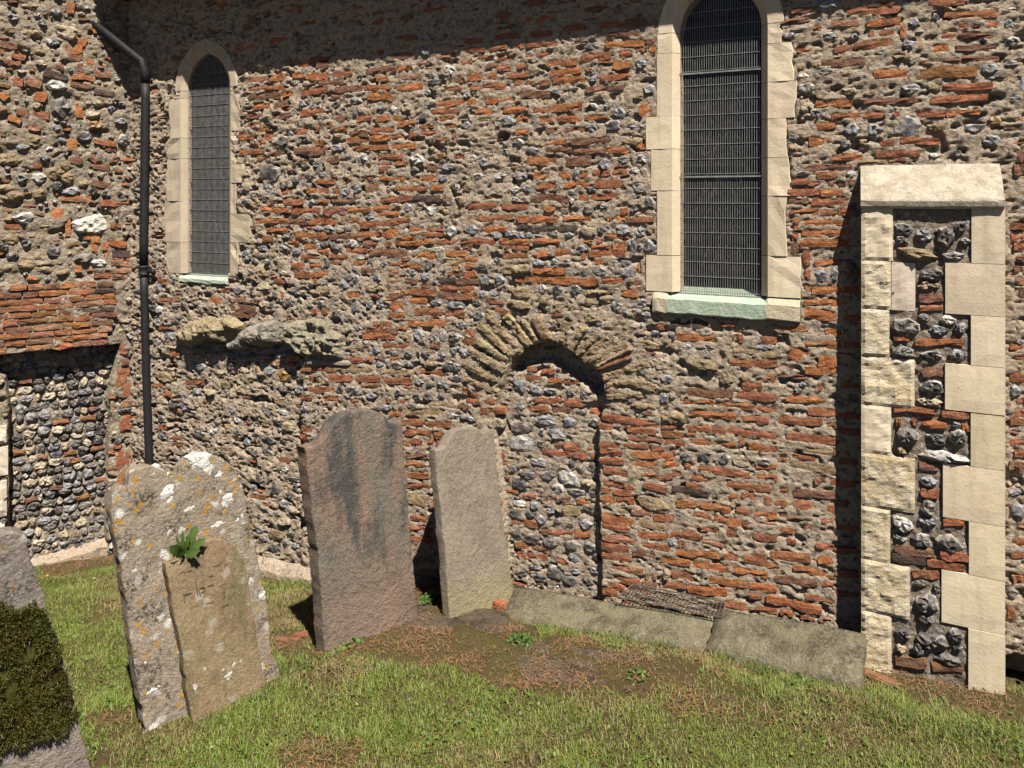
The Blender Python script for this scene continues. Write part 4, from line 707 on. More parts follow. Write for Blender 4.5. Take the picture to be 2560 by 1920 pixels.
class Occ:
    """raster of what is already laid on a wall face"""
    def __init__(self, u0, u1, z0, z1, res=0.008):
        self.u0, self.z0, self.res = u0, z0, res
        self.g = np.zeros((int((z1 - z0) / res) + 2, int((u1 - u0) / res) + 2), bool)

    def idx(self, u, z):
        return int((z - self.z0) / self.res), int((u - self.u0) / self.res)

    def box(self, u, z, w, h, ang=0.0):
        ww = abs(w * math.cos(ang)) + abs(h * math.sin(ang)); hh = abs(h * math.cos(ang)) + abs(w * math.sin(ang))
        a, b = self.idx(u - ww / 2, z - hh / 2); c, d = self.idx(u + ww / 2, z + hh / 2)
        a, b = max(a, 0), max(b, 0)
        return a, c + 1, b, d + 1

    def cells(self, u, z, w, h, ang):
        i0, i1, j0, j1 = self.box(u, z, w, h, ang)
        i1 = min(i1, self.g.shape[0]); j1 = min(j1, self.g.shape[1])
        if i0 >= i1 or j0 >= j1: return None
        ii, jj = np.mgrid[i0:i1, j0:j1]
        du = self.u0 + (jj + 0.5) * self.res - u; dz = self.z0 + (ii + 0.5) * self.res - z
        a = du * math.cos(ang) + dz * math.sin(ang); b = -du * math.sin(ang) + dz * math.cos(ang)
        return ii, jj, (abs(a) <= w / 2) & (abs(b) <= h / 2)

    def frac(self, u, z, w, h, ang=0.0):
        r = self.cells(u, z, w, h, ang)
        if r is None: return 1.0
        ii, jj, m = r
        return float(self.g[ii[m], jj[m]].mean()) if m.any() else 0.0

    def put(self, u, z, w, h, ang=0.0):
        r = self.cells(u, z, w, h, ang)
        if r is None: return
        ii, jj, m = r
        self.g[ii[m], jj[m]] = True

    def poly(self, pts):
        us = [p[0] for p in pts]; zs = [p[1] for p in pts]
        i0, j0 = self.idx(min(us), min(zs)); i1, j1 = self.idx(max(us), max(zs))
        i0, j0 = max(i0, 0), max(j0, 0); i1, j1 = min(i1 + 2, self.g.shape[0]), min(j1 + 2, self.g.shape[1])
        if i0 >= i1 or j0 >= j1: return
        ii, jj = np.mgrid[i0:i1, j0:j1]
        m = in_poly(self.u0 + (jj + 0.5) * self.res, self.z0 + (ii + 0.5) * self.res, pts)
        self.g[ii[m], jj[m]] = True


def parse_bricks(plane, table):
    out = []
    for tile, txt in table.items():
        for e in txt.split(';'):
            q = e.split()
            x0, y0, x1, y1, th = map(float, q[:5])
            u0, z0, t0 = plane.uv(tile, x0, y0); u1, z1, t1 = plane.uv(tile, x1, y1)
            T = th / TILES[tile][2] * (t0 + t1) / 2 / FPX
            out.append(((u0 + u1) / 2, (z0 + z1) / 2, math.hypot(u1 - u0, z1 - z0), T, math.atan2(z1 - z0, u1 - u0), q[5], (t0 + t1) / 2))
    return out


def parse_stones(plane, table):
    out = []
    for tile, txt in table.items():
        for e in txt.split(';'):
            q = e.split()
            x, y, w_, h_ = map(float, q[:4])
            ua, z, t = plane.uv(tile, x - w_ / 2, y); ub, _, t2 = plane.uv(tile, x + w_ / 2, y)
            out.append(((ua + ub) / 2, z, abs(ub - ua), h_ / TILES[tile][2] * (t + t2) / 2 / FPX, q[4], (t + t2) / 2))
    return out


def height_grid(name, plane, u0, u1, z0, z1, res, hfun, hole=None, mat=None, parent=None):
    nu = int((u1 - u0) / res) + 1; nz = int((z1 - z0) / res) + 1
    U, Z = np.meshgrid(np.linspace(u0, u1, nu), np.linspace(z0, z1, nz))
    H = hfun(U, Z)
    P = plane.o[None, None, :] + plane.u[None, None, :] * U[..., None] + plane.n[None, None, :] * H[..., None]
    P[..., 2] = Z
    idx = np.arange(nu * nz).reshape(nz, nu)
    F = np.stack([idx[:-1, :-1], idx[:-1, 1:], idx[1:, 1:], idx[1:, :-1]], -1).reshape(-1, 4)
    # make faces point along the outward normal
    if np.dot(np.cross(plane.u, (0, 0, 1)), plane.n) < 0:
        F = F[:, ::-1]
    if hole is not None:
        uc = (U[:-1, :-1] + U[1:, 1:]).ravel() / 2; zc = (Z[:-1, :-1] + Z[1:, 1:]).ravel() / 2
        F = F[~hole(uc, zc)]
    me = big_mesh(name, P.reshape(-1, 3), F)
    return me


def sstep(a, b, x):
    t = np.clip((x - a) / (b - a), 0, 1)
    return t * t * (3 - 2 * t)


def uvl(plane, tile, pts):
    return [plane.uv(tile, x, y)[:2] for x, y in pts]


# ------------------------------------------------------------------ windows (wall coordinates)
class Win:
    pass


def lancet(x1, x2, zb, zs, k):
    wn_ = Win(); wn_.x1, wn_.x2, wn_.zb, wn_.zs = x1, x2, zb, zs
    wn_.w = x2 - x1; wn_.R = k * wn_.w
    return wn_


def arc_pt(wn_, side, f, off):
    """point of the pointed head, f = 0 at the springing, 1 at the apex; off = outward offset"""
    R = wn_.R + off
    cx_ = (wn_.x1 + wn_.R) if side < 0 else (wn_.x2 - wn_.R)
    mid = (wn_.x1 + wn_.x2) / 2
    amax = math.acos(max(-1, min(1, abs(mid - cx_) / R)))
    a = amax * f
    return cx_ + side * R * math.cos(a), wn_.zs + R * math.sin(a)


def lancet_poly(wn_, off=0.0, n=10):
    p = [(wn_.x1 - off, wn_.zb - off), (wn_.x1 - off, wn_.zs)]
    p += [arc_pt(wn_, -1, i / n, off) for i in range(1, n + 1)]
    p += [arc_pt(wn_, 1, i / n, off) for i in range(n - 1, -1, -1)]
    p += [(wn_.x2 + off, wn_.zb - off)]
    return p


def U_(tile, x, y):
    return MAIN.uv(tile, x, y)


BIGW = lancet(U_('U1', 1466, 900)[0], U_('U1', 2095, 900)[0], U_('U2', 1780, 752)[1], U_('U1', 1470, 250)[1], 0.60)
SMLW = lancet(U_('T1', 1422, 1000)[0], U_('T1', 1742, 1000)[0], U_('T2', 1575, 592)[1], U_('T1', 1500, 690)[1], 0.64)

def zy(tile, x, y):
    return U_(tile, x, y)[1]


def ux(tile, x, y):
    return U_(tile, x, y)[0]


zs_ = BIGW.zs
big_left = [(zs_, zy('U1', 1380, 410), ux('U1', 1300, 380)), (zy('U1', 1380, 410), zy('U1', 1380, 895), ux('U1', 1295, 600)),
            (zy('U1', 1330, 895), zy('U1', 1330, 1147), ux('U1', 1212, 1000)), (zy('U1', 1330, 1147), zy('U1', 1330, 1465), ux('U1', 1250, 1300)),
            (zy('U1', 1380, 1465), zy('U2', 1380, 425), ux('U2', 1298, 200)), (zy('U2', 1330, 425), zy('U2', 1330, 702), ux('U2', 1213, 560))]
big_right = [(zs_, zy('V1', 290, 335), ux('V1', 350, 300)), (zy('V1', 300, 335), zy('V1', 300, 630), ux('V1', 438, 480)),
             (zy('V1', 300, 630), zy('V1', 300, 910), ux('V1', 462, 780)), (zy('V1', 300, 910), zy('V1', 300, 1210), ux('V1', 395, 1000)),
             (zy('V1', 300, 1210), zy('V1', 300, 1505), ux('V1', 420, 1300)), (zy('V1', 300, 1505), zy('V2', 300, 430), ux('V2', 385, 200)),
             (zy('V2', 300, 430), zy('V2', 300, 745), ux('V2', 495, 600))]
zs2 = SMLW.zs
sml_left = [(zs2, zy('T1', 1380, 757), ux('T1', 1350, 730)), (zy('T1', 1380, 757), zy('T1', 1360, 1062), ux('T1', 1308, 900)),
            (zy('T1', 1360, 1062), zy('T1', 1360, 1220), ux('T1', 1295, 1100)), (zy('T1', 1360, 1220), zy('T1', 1360, 1545), ux('T1', 1285, 1400)),
            (zy('T1', 1360, 1545), zy('T2', 1340, 322), ux('T2', 1268, 200)), (zy('T2', 1340, 322), zy('T2', 1340, 560), ux('T2', 1282, 450))]
sml_right = [(zs2, zy('T1', 1770, 725), ux('T1', 1795, 700)), (zy('T1', 1770, 725), zy('T1', 1770, 1008), ux('T1', 1840, 850)),
             (zy('T1', 1770, 1008), zy('T1', 1770, 1152), ux('T1', 1818, 1100)), (zy('T1', 1770, 1152), zy('T1', 1770, 1262), ux('T1', 1815, 1200)),
             (zy('T1', 1770, 1262), zy('T1', 1770, 1405), ux('T1', 1865, 1330)), (zy('T1', 1770, 1405), zy('T2', 1770, 105), ux('T1', 1815, 1500)),
             (zy('T2', 1770, 105), zy('T2', 1770, 325), ux('T2', 1925, 200)), (zy('T2', 1770, 325), zy('T2', 1770, 560), ux('T2', 1840, 450))]

JRECT = []
for wn_, ll, rr in ((BIGW, big_left, big_right), (SMLW, sml_left, sml_right)):
    for zt, zb, ox in ll:
        JRECT.append((ox, wn_.x1, zb, zt))
    for zt, zb, ox in rr:
        JRECT.append((wn_.x2, ox, zb, zt))
JRECT.append((ux('U2', 1272, 780), ux('V2', 495, 800), zy('U2', 1700, 893), BIGW.zb + 0.03))
JRECT.append((ux('T2', 1380, 620), ux('T2', 1755, 620), zy('T2', 1570, 645), SMLW.zb + 0.02))

# blocked doorway and the hollow left of the step
DOOR = uvl(MAIN, 'A', [(470, 840), (560, 620), (680, 530), (780, 480), (900, 455), (1000, 480), (1110, 560), (1240, 660),
                       (1390, 740), (1440, 850), (1470, 960), (1460, 1100), (1400, 1220), (1405, 1659)]) + \
       uvl(MAIN, 'U3', [(880, 1600), (640, 1650), (60, 1650)]) + uvl(MAIN, 'T7', [(2050, 1300), (2010, 700), (1960, 200)]) + \
       uvl(MAIN, 'A', [(400, 1060)])
HOLLOW = uvl(MAIN, 'B', [(430, 790), (560, 690), (760, 740), (960, 740), (1290, 760), (1470, 830), (1520, 960), (1520, 1640)]) + \
         uvl(MAIN, 'T7', [(475, 1300), (-700, 1250)]) + uvl(MAIN, 'B', [(200, 1500), (330, 900)])
UNDER = uvl(MAIN, 'B', [(430, 770), (560, 680), (760, 730), (800, 790), (960, 780), (960, 720), (1180, 760), (1290, 730), (1370, 730), (1450, 770), (1480, 830), (1570, 900), (1540, 945), (1470, 880), (1300, 835), (1100, 870), (900, 885), (800, 885), (740, 820), (560, 840)])
ARCHGAP = uvl(MAIN, 'A', [(530, 740), (560, 620), (680, 530), (780, 480), (900, 455), (1000, 480), (1110, 560), (1240, 660), (1390, 740), (1440, 850), (1460, 960), (1380, 1000),
                          (1300, 920), (1200, 850), (1080, 780), (980, 720), (900, 650), (820, 660), (720, 700), (600, 760)])
PITS = [U_('T5', 2020, 1050)[:2] + (0.05, 0.033, 0.08), U_('V4', 2180, 970)[:2] + (0.11, 0.11, 0.16), U_('T6', 720, 930)[:2] + (0.05, 0.03, 0.06),
        U_('T5', 1410, 880)[:2] + (0.022, 0.04, 0.05)]


def soft_mask(U, Z, poly, blur):
    """inside mask with a short ramp (supersampled)"""
    m = np.zeros(U.shape)
    k = 0
    for dx in (-1, 0, 1):
        for dz in (-1, 0, 1):
            m += in_poly(U + dx * blur, Z + dz * blur, poly); k += 1
    return m / k


def main_base(U, Z):
    U = np.asarray(U, float); Z = np.asarray(Z, float)
    wob = 0.012 * fbm(U, Z, 0.06, 3, 301)
    h = -0.055 * soft_mask(U + wob, Z + wob * 1.3, DOOR, 0.006)
    h = h - 0.04 * soft_mask(U + wob, Z + wob * 1.5, HOLLOW, 0.008)
    h = h - 0.06 * soft_mask(U + wob * 0.5, Z + wob * 0.5, UNDER, 0.008)
    h = h - 0.09 * soft_mask(U + wob * 0.7, Z + wob * 0.9, ARCHGAP, 0.008)
    h = h + 0.016 * fbm(U, Z, 0.9, 3, 77)
    return h


_bu, _bz = np.meshgrid(np.arange(XC - 0.4, 2.4, 0.01), np.arange(-1.1, EYE + 2.4, 0.01))
_bt = main_base(_bu, _bz)


def base_at(u, z):
    return float(_bt[int(np.clip((z + 1.1) / 0.01 + 0.5, 0, _bt.shape[0] - 1)), int(np.clip((u - XC + 0.4) / 0.01 + 0.5, 0, _bt.shape[1] - 1))])


def main_h(U, Z):
    hb0 = main_base(U, Z)
    h = hb0 + 0.002
    rag = 1.0 + 0.9 * sstep(-3.3, -4.6, U)          # the left part is more weathered
    h = h + rag * 0.013 * fbm(U, Z * 1.5, 0.11, 4, 12, 0.6)
    h = h + 0.006 * fbm(U, Z, 0.022, 2, 55)
    pit = fbm(U, Z * 1.6, 0.10, 3, 91)
    h = h - 0.026 * sstep(0.32, 0.46, pit) * rag
    h = h - 0.013 * sstep(0.24, 0.38, fbm(U, Z * 2.4, 0.045, 2, 132)) * rag
    bi = np.clip(((Z - bocc.z0) / bocc.res).astype(int), 0, bocc.g.shape[0] - 1); bj = np.clip(((U - bocc.u0) / bocc.res).astype(int), 0, bocc.g.shape[1] - 1)
    h = np.where(bocc.g[bi, bj], np.minimum(h, hb0 - 0.001), h)
    for a0_, a1_, b0_, b1_ in JRECT:
        m = (U > a0_ + 0.004) & (U < a1_ - 0.004) & (Z > b0_) & (Z < b1_)
        h = np.where(m, np.minimum(h, -0.012), h)
    for wn_, o_ in ((BIGW, 0.13), (SMLW, 0.12)):
        h = np.where(in_poly(U, Z, lancet_poly(wn_, o_)) & (Z > wn_.zs), np.minimum(h, -0.012), h)
    for pu, pz, ru, rz, rd in PITS:
        if ru > 0:
            h = h - rd * np.clip(1.3 - ((U - pu) / ru) ** 2 - ((Z - pz) / rz) ** 2, 0, 1)
    return h


def main_hole(u, z):
    return in_poly(u, z, lancet_poly(BIGW, 0.035)) | in_poly(u, z, lancet_poly(SMLW, 0.03))


# ------------------------------------------------------------------ the church wall
occ = Occ(XC - 0.3, 2.3, -1.0, EYE + 2.3)
bocc = Occ(XC - 0.3, 2.3, -1.0, EYE + 2.3)      # where brick faces lie: the mortar stays behind them
for wn_, o_ in ((BIGW, 0.155), (SMLW, 0.13)):
    occ.poly([p for p in lancet_poly(wn_, o_) if p[1] > wn_.zs - 0.01]); occ.poly(lancet_poly(wn_, 0.0))
bx0 = BUTT.uv('V2', 962, 800)[0]; bx1 = BUTT.uv('V2', 2068, 800)[0]
bz1 = BUTT.uv('V1', 1500, 1260)[1]
occ.put((bx0 + bx1) / 2, 1.2, bx1 - bx0, 2 * (bz1 - 1.2))
for a0_, a1_, b0_, b1_ in JRECT:
    occ.put((a0_ + a1_) / 2, (b0_ + b1_) / 2, a1_ - a0_, b1_ - b0_)

BIG = {'brick': [], 'flint': [], 'stone': []}      # (visible size, mesh data)


def add_main(kind, size, data):
    BIG[kind].append((size, data))


# voussoirs of the blocked doorway
VOUS = []
for e in VOUSSOIRS.split(';'):
    x0, y0, x1, y1, wd = map(float, e.split())
    x1, y1 = x0 + (x1 - x0) * 1.16, y0 + (y1 - y0) * 1.16
    (u0, z0, t0), (u1, z1, t1) = U_('A', x0, y0), U_('A', x1, y1)
    L = math.hypot(u1 - u0, z1 - z0); T = 1.08 * wd / 3.95 * t0 / FPX
    VOUS.append(((u0 + u1) / 2, (z0 + z1) / 2, L, T, math.atan2(z1 - z0, u1 - u0)))
    occ.put((u0 + u1) / 2, (z0 + z1) / 2, L * 0.95, T * 0.95, math.atan2(z1 - z0, u1 - u0))

LINTEL = [uvl(MAIN, 'B', p) for p in (
    [(270, 620), (400, 490), (600, 450), (850, 450), (950, 550), (900, 660), (760, 730), (560, 690), (430, 770), (290, 730)],
    [(850, 650), (970, 560), (1150, 500), (1290, 480), (1325, 640), (1290, 730), (1180, 770), (1050, 760), (970, 730), (960, 790), (800, 800), (760, 740)],
    [(1335, 540), (1480, 480), (1700, 470), (1830, 500), (1850, 590), (1970, 650), (1980, 880), (1700, 870), (1560, 880), (1480, 830), (1450, 760), (1370, 730), (1335, 640)],
    [(1570, 885), (1800, 890), (2050, 905), (2050, 972), (1800, 966), (1535, 958)],
    [(140, 745), (300, 755), (480, 790), (450, 830), (300, 800), (150, 790)])]
for p in LINTEL:
    occ.poly(p)

for u, z, L, T, ang, col, t in parse_bricks(MAIN, BRICKS):
    if occ.frac(u, z, L * 0.8, T * 0.6, ang) > 0.3:
        continue
    occ.put(u, z, L + 0.012, T + 0.012, ang)
    bocc.put(u, z, L * 0.97, T * 0.92, ang)
    h0 = base_at(u, z) + random.uniform(0.0035, 0.0095)
    add_main('brick', L * T / t / t, brick_piece(MAIN, u, z, L * 1.03 + 0.006, T * 1.06, ang, h0, jit(BC[col]), 1.3 if col in 'od' else 0.9))
for u, z, W_, H_, kd, t in parse_stones(MAIN, STONES):
    if kd == 'h':
        continue
    if occ.frac(u, z, W_ * 0.75, H_ * 0.75) > 0.35:
        continue
    occ.put(u, z, W_ + 0.006, H_ + 0.006)
    hb = base_at(u, z)
    if kd == 'R':
        add_main('brick', W_ * H_ / t / t, brick_piece(MAIN, u, z, H_, W_, math.pi / 2, hb + 0.01, jit(BC['r'])))
    elif kd in 'tc' and W_ * H_ > 0.0011:
        add_main('stone', W_ * H_ / t / t, crag_piece(MAIN, blob_outline(u, z, W_, H_, 10, 3.2, 0.12), hb - 0.004, random.uniform(0.010, 0.020), 0.013, SC_[kd], 1.0, 0.004))
    else:
        add_main('flint', W_ * H_ / t / t, lump_piece(MAIN, blob_outline(u, z, W_ * 1.06, H_ * 1.06), 0, hb - 0.002, min(0.015, 0.005 + 0.14 * min(W_, H_)), SC_[kd], 2, 0.3, kd))

# small pieces between the surveyed ones
ULIM = (XC + 0.05, 1.6)


def fill(n, wr, hr, kinds, test, brickish):
    got = 0
    for _ in range(n):
        u = random.uniform(*ULIM); z = random.uniform(-0.7, EYE + 1.95)
        if not test(u, z): continue
        W_ = random.uniform(*wr); H_ = random.uniform(*hr)
        if occ.frac(u, z, W_ + 0.012, H_ + 0.012) > 0.02: continue
        occ.put(u, z, W_ + 0.008, H_ + 0.008)
        hb = base_at(u, z); t = 4.5 - 0.42 * u
        kd = random.choice(kinds)
        got += 1
        if brickish:
            bocc.put(u, z, W_ * 0.95, H_ * 0.9)
            add_main('brick', W_ * H_ / t / t * 0.8, brick_piece(MAIN, u, z, W_, H_, random.uniform(-0.05, 0.05), hb + random.uniform(0.0, 0.008), jit(BC[kd]), 1.5))
        else:
            add_main('flint', W_ * H_ / t / t * 0.8, lump_piece(MAIN, blob_outline(u, z, W_, H_, 7), 0, hb - 0.002, 0.004 + 0.13 * H_, SC_[kd], 2, 0.3, kd))
    return got


top = lambda u, z: z > EYE + 0.9
anyw = lambda u, z: True
leftp = lambda u, z: u < -3.6
fill(700, (0.10, 0.24), (0.035, 0.05), 'rdo', top, True)
fill(350, (0.05, 0.10), (0.04, 0.08), 'lmtttc', top, False)
fill(420, (0.045, 0.09), (0.035, 0.065), 'kllctttt', leftp, False)
rightp = lambda u, z: u > -3.6
fill(900, (0.10, 0.26), (0.026, 0.036), 'rddoy', rightp, True)
fill(1400, (0.08, 0.20), (0.016, 0.026), 'rddpy', rightp, True)
fill(500, (0.030, 0.060), (0.025, 0.040), 'klcttttt', anyw, False)
fill(1800, (0.04, 0.12), (0.010, 0.018), 'rdpydd', anyw, True)
fill(1500, (0.014, 0.030), (0.012, 0.022), 'llwccttt', anyw, False)

me = height_grid('church', MAIN, XC - 0.25, 2.2, -0.95, EYE + 2.2, 0.0105, main_h, main_hole)
church = link('church', me, None, M['mortar'],
              'church flank of thin red bricks, flints and crumbling mortar with two lancets and a buttress', 'church')

for kind, limit, mt in (('brick', 290, 'brick'), ('flint', 290, 'flint'), ('stone', 290, 'stone')):
    lst = sorted(BIG[kind], key=lambda q: -q[0])
    for i, (s, (v, f, c)) in enumerate(lst[:limit]):
        link(kind, mesh(kind, v, f, c, smooth=False), church, M[mt])
    if lst[limit:]:
        bag = Bag()
        for s, d in lst[limit:]:
            bag.add(*d)
        link('small_%s' % kind, mesh('small_%s' % kind, bag.v, bag.f, bag.c), church, M[mt], kind='stuff')
for u, z, L, T, ang in VOUS:
    cl = jit(random.choice([(0.47, 0.36, 0.22), (0.42, 0.32, 0.195), (0.50, 0.39, 0.25)]))
    ca, sa = math.cos(ang), math.sin(ang)
    cor = [(-L / 2, -T * random.uniform(0.36, 0.48)), (L / 2, -T * random.uniform(0.42, 0.56)), (L / 2 * random.uniform(0.9, 1.08), T * random.uniform(0.40, 0.54)), (-L / 2 * random.uniform(0.92, 1.02), T * random.uniform(0.36, 0.46))]
    v, f, c = crag_piece(MAIN, [(u + a * ca - b * sa, z + a * sa + b * ca) for a, b in cor], 0.0, random.uniform(0.012, 0.020), 0.012, (cl, tuple(x * 0.72 for x in cl)), 1.1, 0.003)
    link('arch_stone', mesh('arch_stone', v, f, c), church, M['stone'])
u0, z0, t0 = U_('A', 1400, 730); u1, z1, t1 = U_('A', 1740, 600)
v, f, c = brick_piece(MAIN, (u0 + u1) / 2, (z0 + z1) / 2, math.hypot(u1 - u0, z1 - z0), 0.028, math.atan2(z1 - z0, u1 - u0), 0.022, BC['d'], 1.3)
link('arch_stone', mesh('arch_stone', v, f, c, True), church, M['brick'])


LC = [((0.47, 0.39, 0.25), (0.38, 0.31, 0.20)), ((0.40, 0.37, 0.31), (0.32, 0.30, 0.26)), ((0.43, 0.39, 0.29), (0.34, 0.31, 0.23)),
      ((0.55, 0.47, 0.37), (0.50, 0.42, 0.33)), ((0.50, 0.41, 0.31), (0.46, 0.38, 0.28))]
for i, p in enumerate(LINTEL):
    v, f, c = crag_piece(MAIN, p, -0.01, (0.075, 0.07, 0.07, 0.025, 0.03)[i], 0.016, LC[i], (0.5, 0.4, 0.75, 0.12, 0.2)[i], 0.025 if i < 3 else 0.006)
    link('lintel_stone', mesh('lintel_stone', v, f, c), church, M['stone'])

# cement footing along the foot of the wall
fv = []; ff = []; n = 60
for i in range(n):
    u = XC + 0.02 + (-2.9 - XC) * i / (n - 1)
    zt = np.interp(u, [-6.2, -4.6, -4.14, -3.2, -2.9], [-0.56, -0.475, -0.455, -0.36, -0.33]) + 0.004 * math.sin(i * 0.7) + random.gauss(0, 0.003)
    for d, z in ((-0.02, zt + 0.03), (0.035, zt + 0.012), (0.075, zt - 0.035), (0.085, zt - 0.35)):
        fv.append(MAIN.pt(u, z, d + random.gauss(0, 0.005)))
for i in range(n - 1):
    for j in range(3):
        a = i * 4 + j
        ff.append((a, a + 1, a + 5, a + 4))
link('footing', mesh('footing', fv, ff), church, M['mortar'])
# ------------------------------------------------------------------ lancet windows
def loft(rows, closed_ends=True):
    """rows: list of equal-length point lists -> verts, faces (rows joined, ends capped)"""
    v = [p for r in rows for p in r]; n = len(rows[0]); f = []
    for i in range(len(rows) - 1):
        for j in range(n - 1):
            a = i * n + j
            f.append((a, a + 1, a + n + 1, a + n))
    if closed_ends:
        f.append(tuple(range(n - 1, -1, -1)))
        b = (len(rows) - 1) * n
        f.append(tuple(range(b, b + n)))
    return v, f


CW, CD = 0.042, 0.05
STONE_TINT = 1.0


def surround_stone(side, nodes, proud, depth, parent, name, rough=0.0, mt='ashlar'):
    """nodes: (inner x, inner z, chamfer x, chamfer z, outer x, outer z)"""
    rows = []
    for ix, iz, cx_, cz, ox, oz in nodes:
        jo = random.gauss(0, rough)
        rows.append([MAIN.pt(ox + side * jo, oz, -0.05), MAIN.pt(ox + side * jo, oz, proud - 0.004), MAIN.pt(ox + side * (jo - 0.005), oz, proud + random.gauss(0, rough * 0.3)),
                     MAIN.pt((ox + cx_) / 2, (oz + cz) / 2, proud + random.gauss(0, 0.001 + rough * 0.4)),
                     MAIN.pt(cx_, cz, proud), MAIN.pt(ix, iz, proud - CD), MAIN.pt(ix, iz, -depth)])
    v, f = loft(rows)
    t = random.uniform(0.9, 1.08) * (STONE_TINT if STONE_TINT < 1 else 1)
    me = mesh(name, v, f, [(t, t * random.uniform(0.96, 1.0), t * 0.97)] * len(v))
    bm = bmesh.new(); bm.from_mesh(me)
    bmesh.ops.recalc_face_normals(bm, faces=bm.faces)
    bm.to_mesh(me); bm.free()
    return link(name, me, parent, M[mt])


def bar(bag, a, b, w_, d_):
    """thin square bar between two points"""
    a = np.array(a, float); b = np.array(b, float)
    ax = b - a; ax /= np.linalg.norm(ax)
    up = np.array([0, 0, 1.0]) if abs(ax[2]) < 0.9 else np.array([1.0, 0, 0])
    s = np.cross(ax, up); s /= np.linalg.norm(s); t = np.cross(s, ax)
    v = []
    for p in (a, b):
        for i, j in ((-1, -1), (1, -1), (1, 1), (-1, 1)):
            v.append(tuple(p + s * i * w_ / 2 + t * j * d_ / 2))
    f = [(0, 1, 5, 4), (1, 2, 6, 5), (2, 3, 7, 6), (3, 0, 4, 7), (3, 2, 1, 0), (4, 5, 6, 7)]
    bag.add(v, f, [(1, 1, 1)] * 8)


def head_z(wn_, x, off=0.0):
    mid = (wn_.x1 + wn_.x2) / 2
    R = wn_.R + off
    cx_ = (wn_.x1 + wn_.R) if x < mid else (wn_.x2 - wn_.R)
    d = abs(x - cx_)
    return wn_.zs + math.sqrt(max(0.0, R * R - d * d))


def build_window(wn_, left, right, proud, depth, band, label, gsp, hsp, thick, narch, rough):
    # left / right: list of (z_top, z_bottom, outer_x)
    pane = lancet_poly(wn_, 0.02, 10)
    pane_me = mesh('lancet_window', [MAIN.pt(x, z, -depth + 0.004) for x, z in pane], [tuple(range(len(pane)))[::-1]])
    win = link('lancet_window', pane_me, church, M['glass'], label)
    for side, lst in ((-1, left), (1, right)):
        ix = wn_.x1 if side < 0 else wn_.x2
        for zt, zb, ox in lst:
            nodes = []
            for k in range(5):
                z = zb + 0.0015 + (zt - zb - 0.003) * k / 4
                nodes.append((ix, z, ix + side * CW, z, ox, z))
            surround_stone(side, nodes, proud, depth, win, 'jamb_stone', rough if isinstance(rough, float) else rough[side])
        for q in range(narch):
            f0, f1 = q / narch + 0.004, (q + 1) / narch - 0.004
            nodes = []
            for k in range(7):
                ff = f0 + (f1 - f0) * k / 6
                ip = arc_pt(wn_, side, ff, 0); cp = arc_pt(wn_, side, ff, CW); op = arc_pt(wn_, side, ff, band)
                nodes.append((*ip, *cp, *op))
            surround_stone(side, nodes, proud, depth, win, 'arch_stone', 0.0)
    # wire guard
    g = Bag(); hg = -0.045
    x = wn_.x1 + 0.006
    while x < wn_.x2 - 0.003:
        zt = head_z(wn_, x) - 0.004
        bar(g, MAIN.pt(x, wn_.zb + 0.004, hg), MAIN.pt(x, zt, hg + random.gauss(0, 0.001)), 0.0027, 0.0027)
        x += gsp
    z = wn_.zb + 0.03
    while z < wn_.zs + wn_.R * 0.8:
        half = wn_.w / 2 if z < wn_.zs else max(0.0, [a for a in (np.linspace(wn_.w / 2, 0, 60)) if head_z(wn_, (wn_.x1 + wn_.x2) / 2 - a) >= z][0] if head_z(wn_, (wn_.x1 + wn_.x2) / 2) > z else 0.0)
        if half > 0.02:
            m_ = (wn_.x1 + wn_.x2) / 2
            bar(g, MAIN.pt(m_ - half, z, hg + 0.003), MAIN.pt(m_ + half, z, hg + 0.003), 0.0030, 0.0030)
        z += hsp
    link('wire_guard', mesh('wire_guard', g.v, g.f), win, M['wire'], kind='stuff')
    for z in thick:
        b_ = Bag(); bar(b_, MAIN.pt(wn_.x1 - 0.012, z, hg + 0.008), MAIN.pt(wn_.x2 + 0.012, z, hg + 0.008), 0.009, 0.009)
        link('guard_bar', mesh('guard_bar', b_.v, b_.f), win, M['wire'])
    # saddle bars and lead lines in front of the glass
    z = wn_.zb + 0.12
    while z < wn_.zs + wn_.R * 0.6:
        b_ = Bag(); bar(b_, MAIN.pt(wn_.x1 + 0.004, z, -depth + 0.016), MAIN.pt(wn_.x2 - 0.004, z, -depth + 0.016), 0.012, 0.012)
        link('saddle_bar', mesh('saddle_bar', b_.v, b_.f), win, M['lead'])
        z += 0.24
    b_ = Bag(); m_ = (wn_.x1 + wn_.x2) / 2
    z = wn_.zb + 0.12
    while z < wn_.zs + 0.05:
        for s in (-1, 1):
            for r_, ph in ((0.20, 0.0), (0.13, 0.5), (0.07, 1.1)):
                pr = None
                for k in range(11):
                    a = ph + 2.4 * k / 10
                    p_ = MAIN.pt(m_ + s * min(wn_.w * 0.44, (wn_.w * 0.9) * r_ * (1.2 - math.cos(a))), z + 0.03 + r_ * 0.75 * (1 + math.sin(a * 1.3)), -depth + 0.008)
                    if pr: bar(b_, pr, p_, 0.004, 0.004)
                    pr = p_
        z += 0.24
    link('lead_lines', mesh('lead_lines', b_.v, b_.f), win, M['dim_wire'], kind='stuff')
    return win


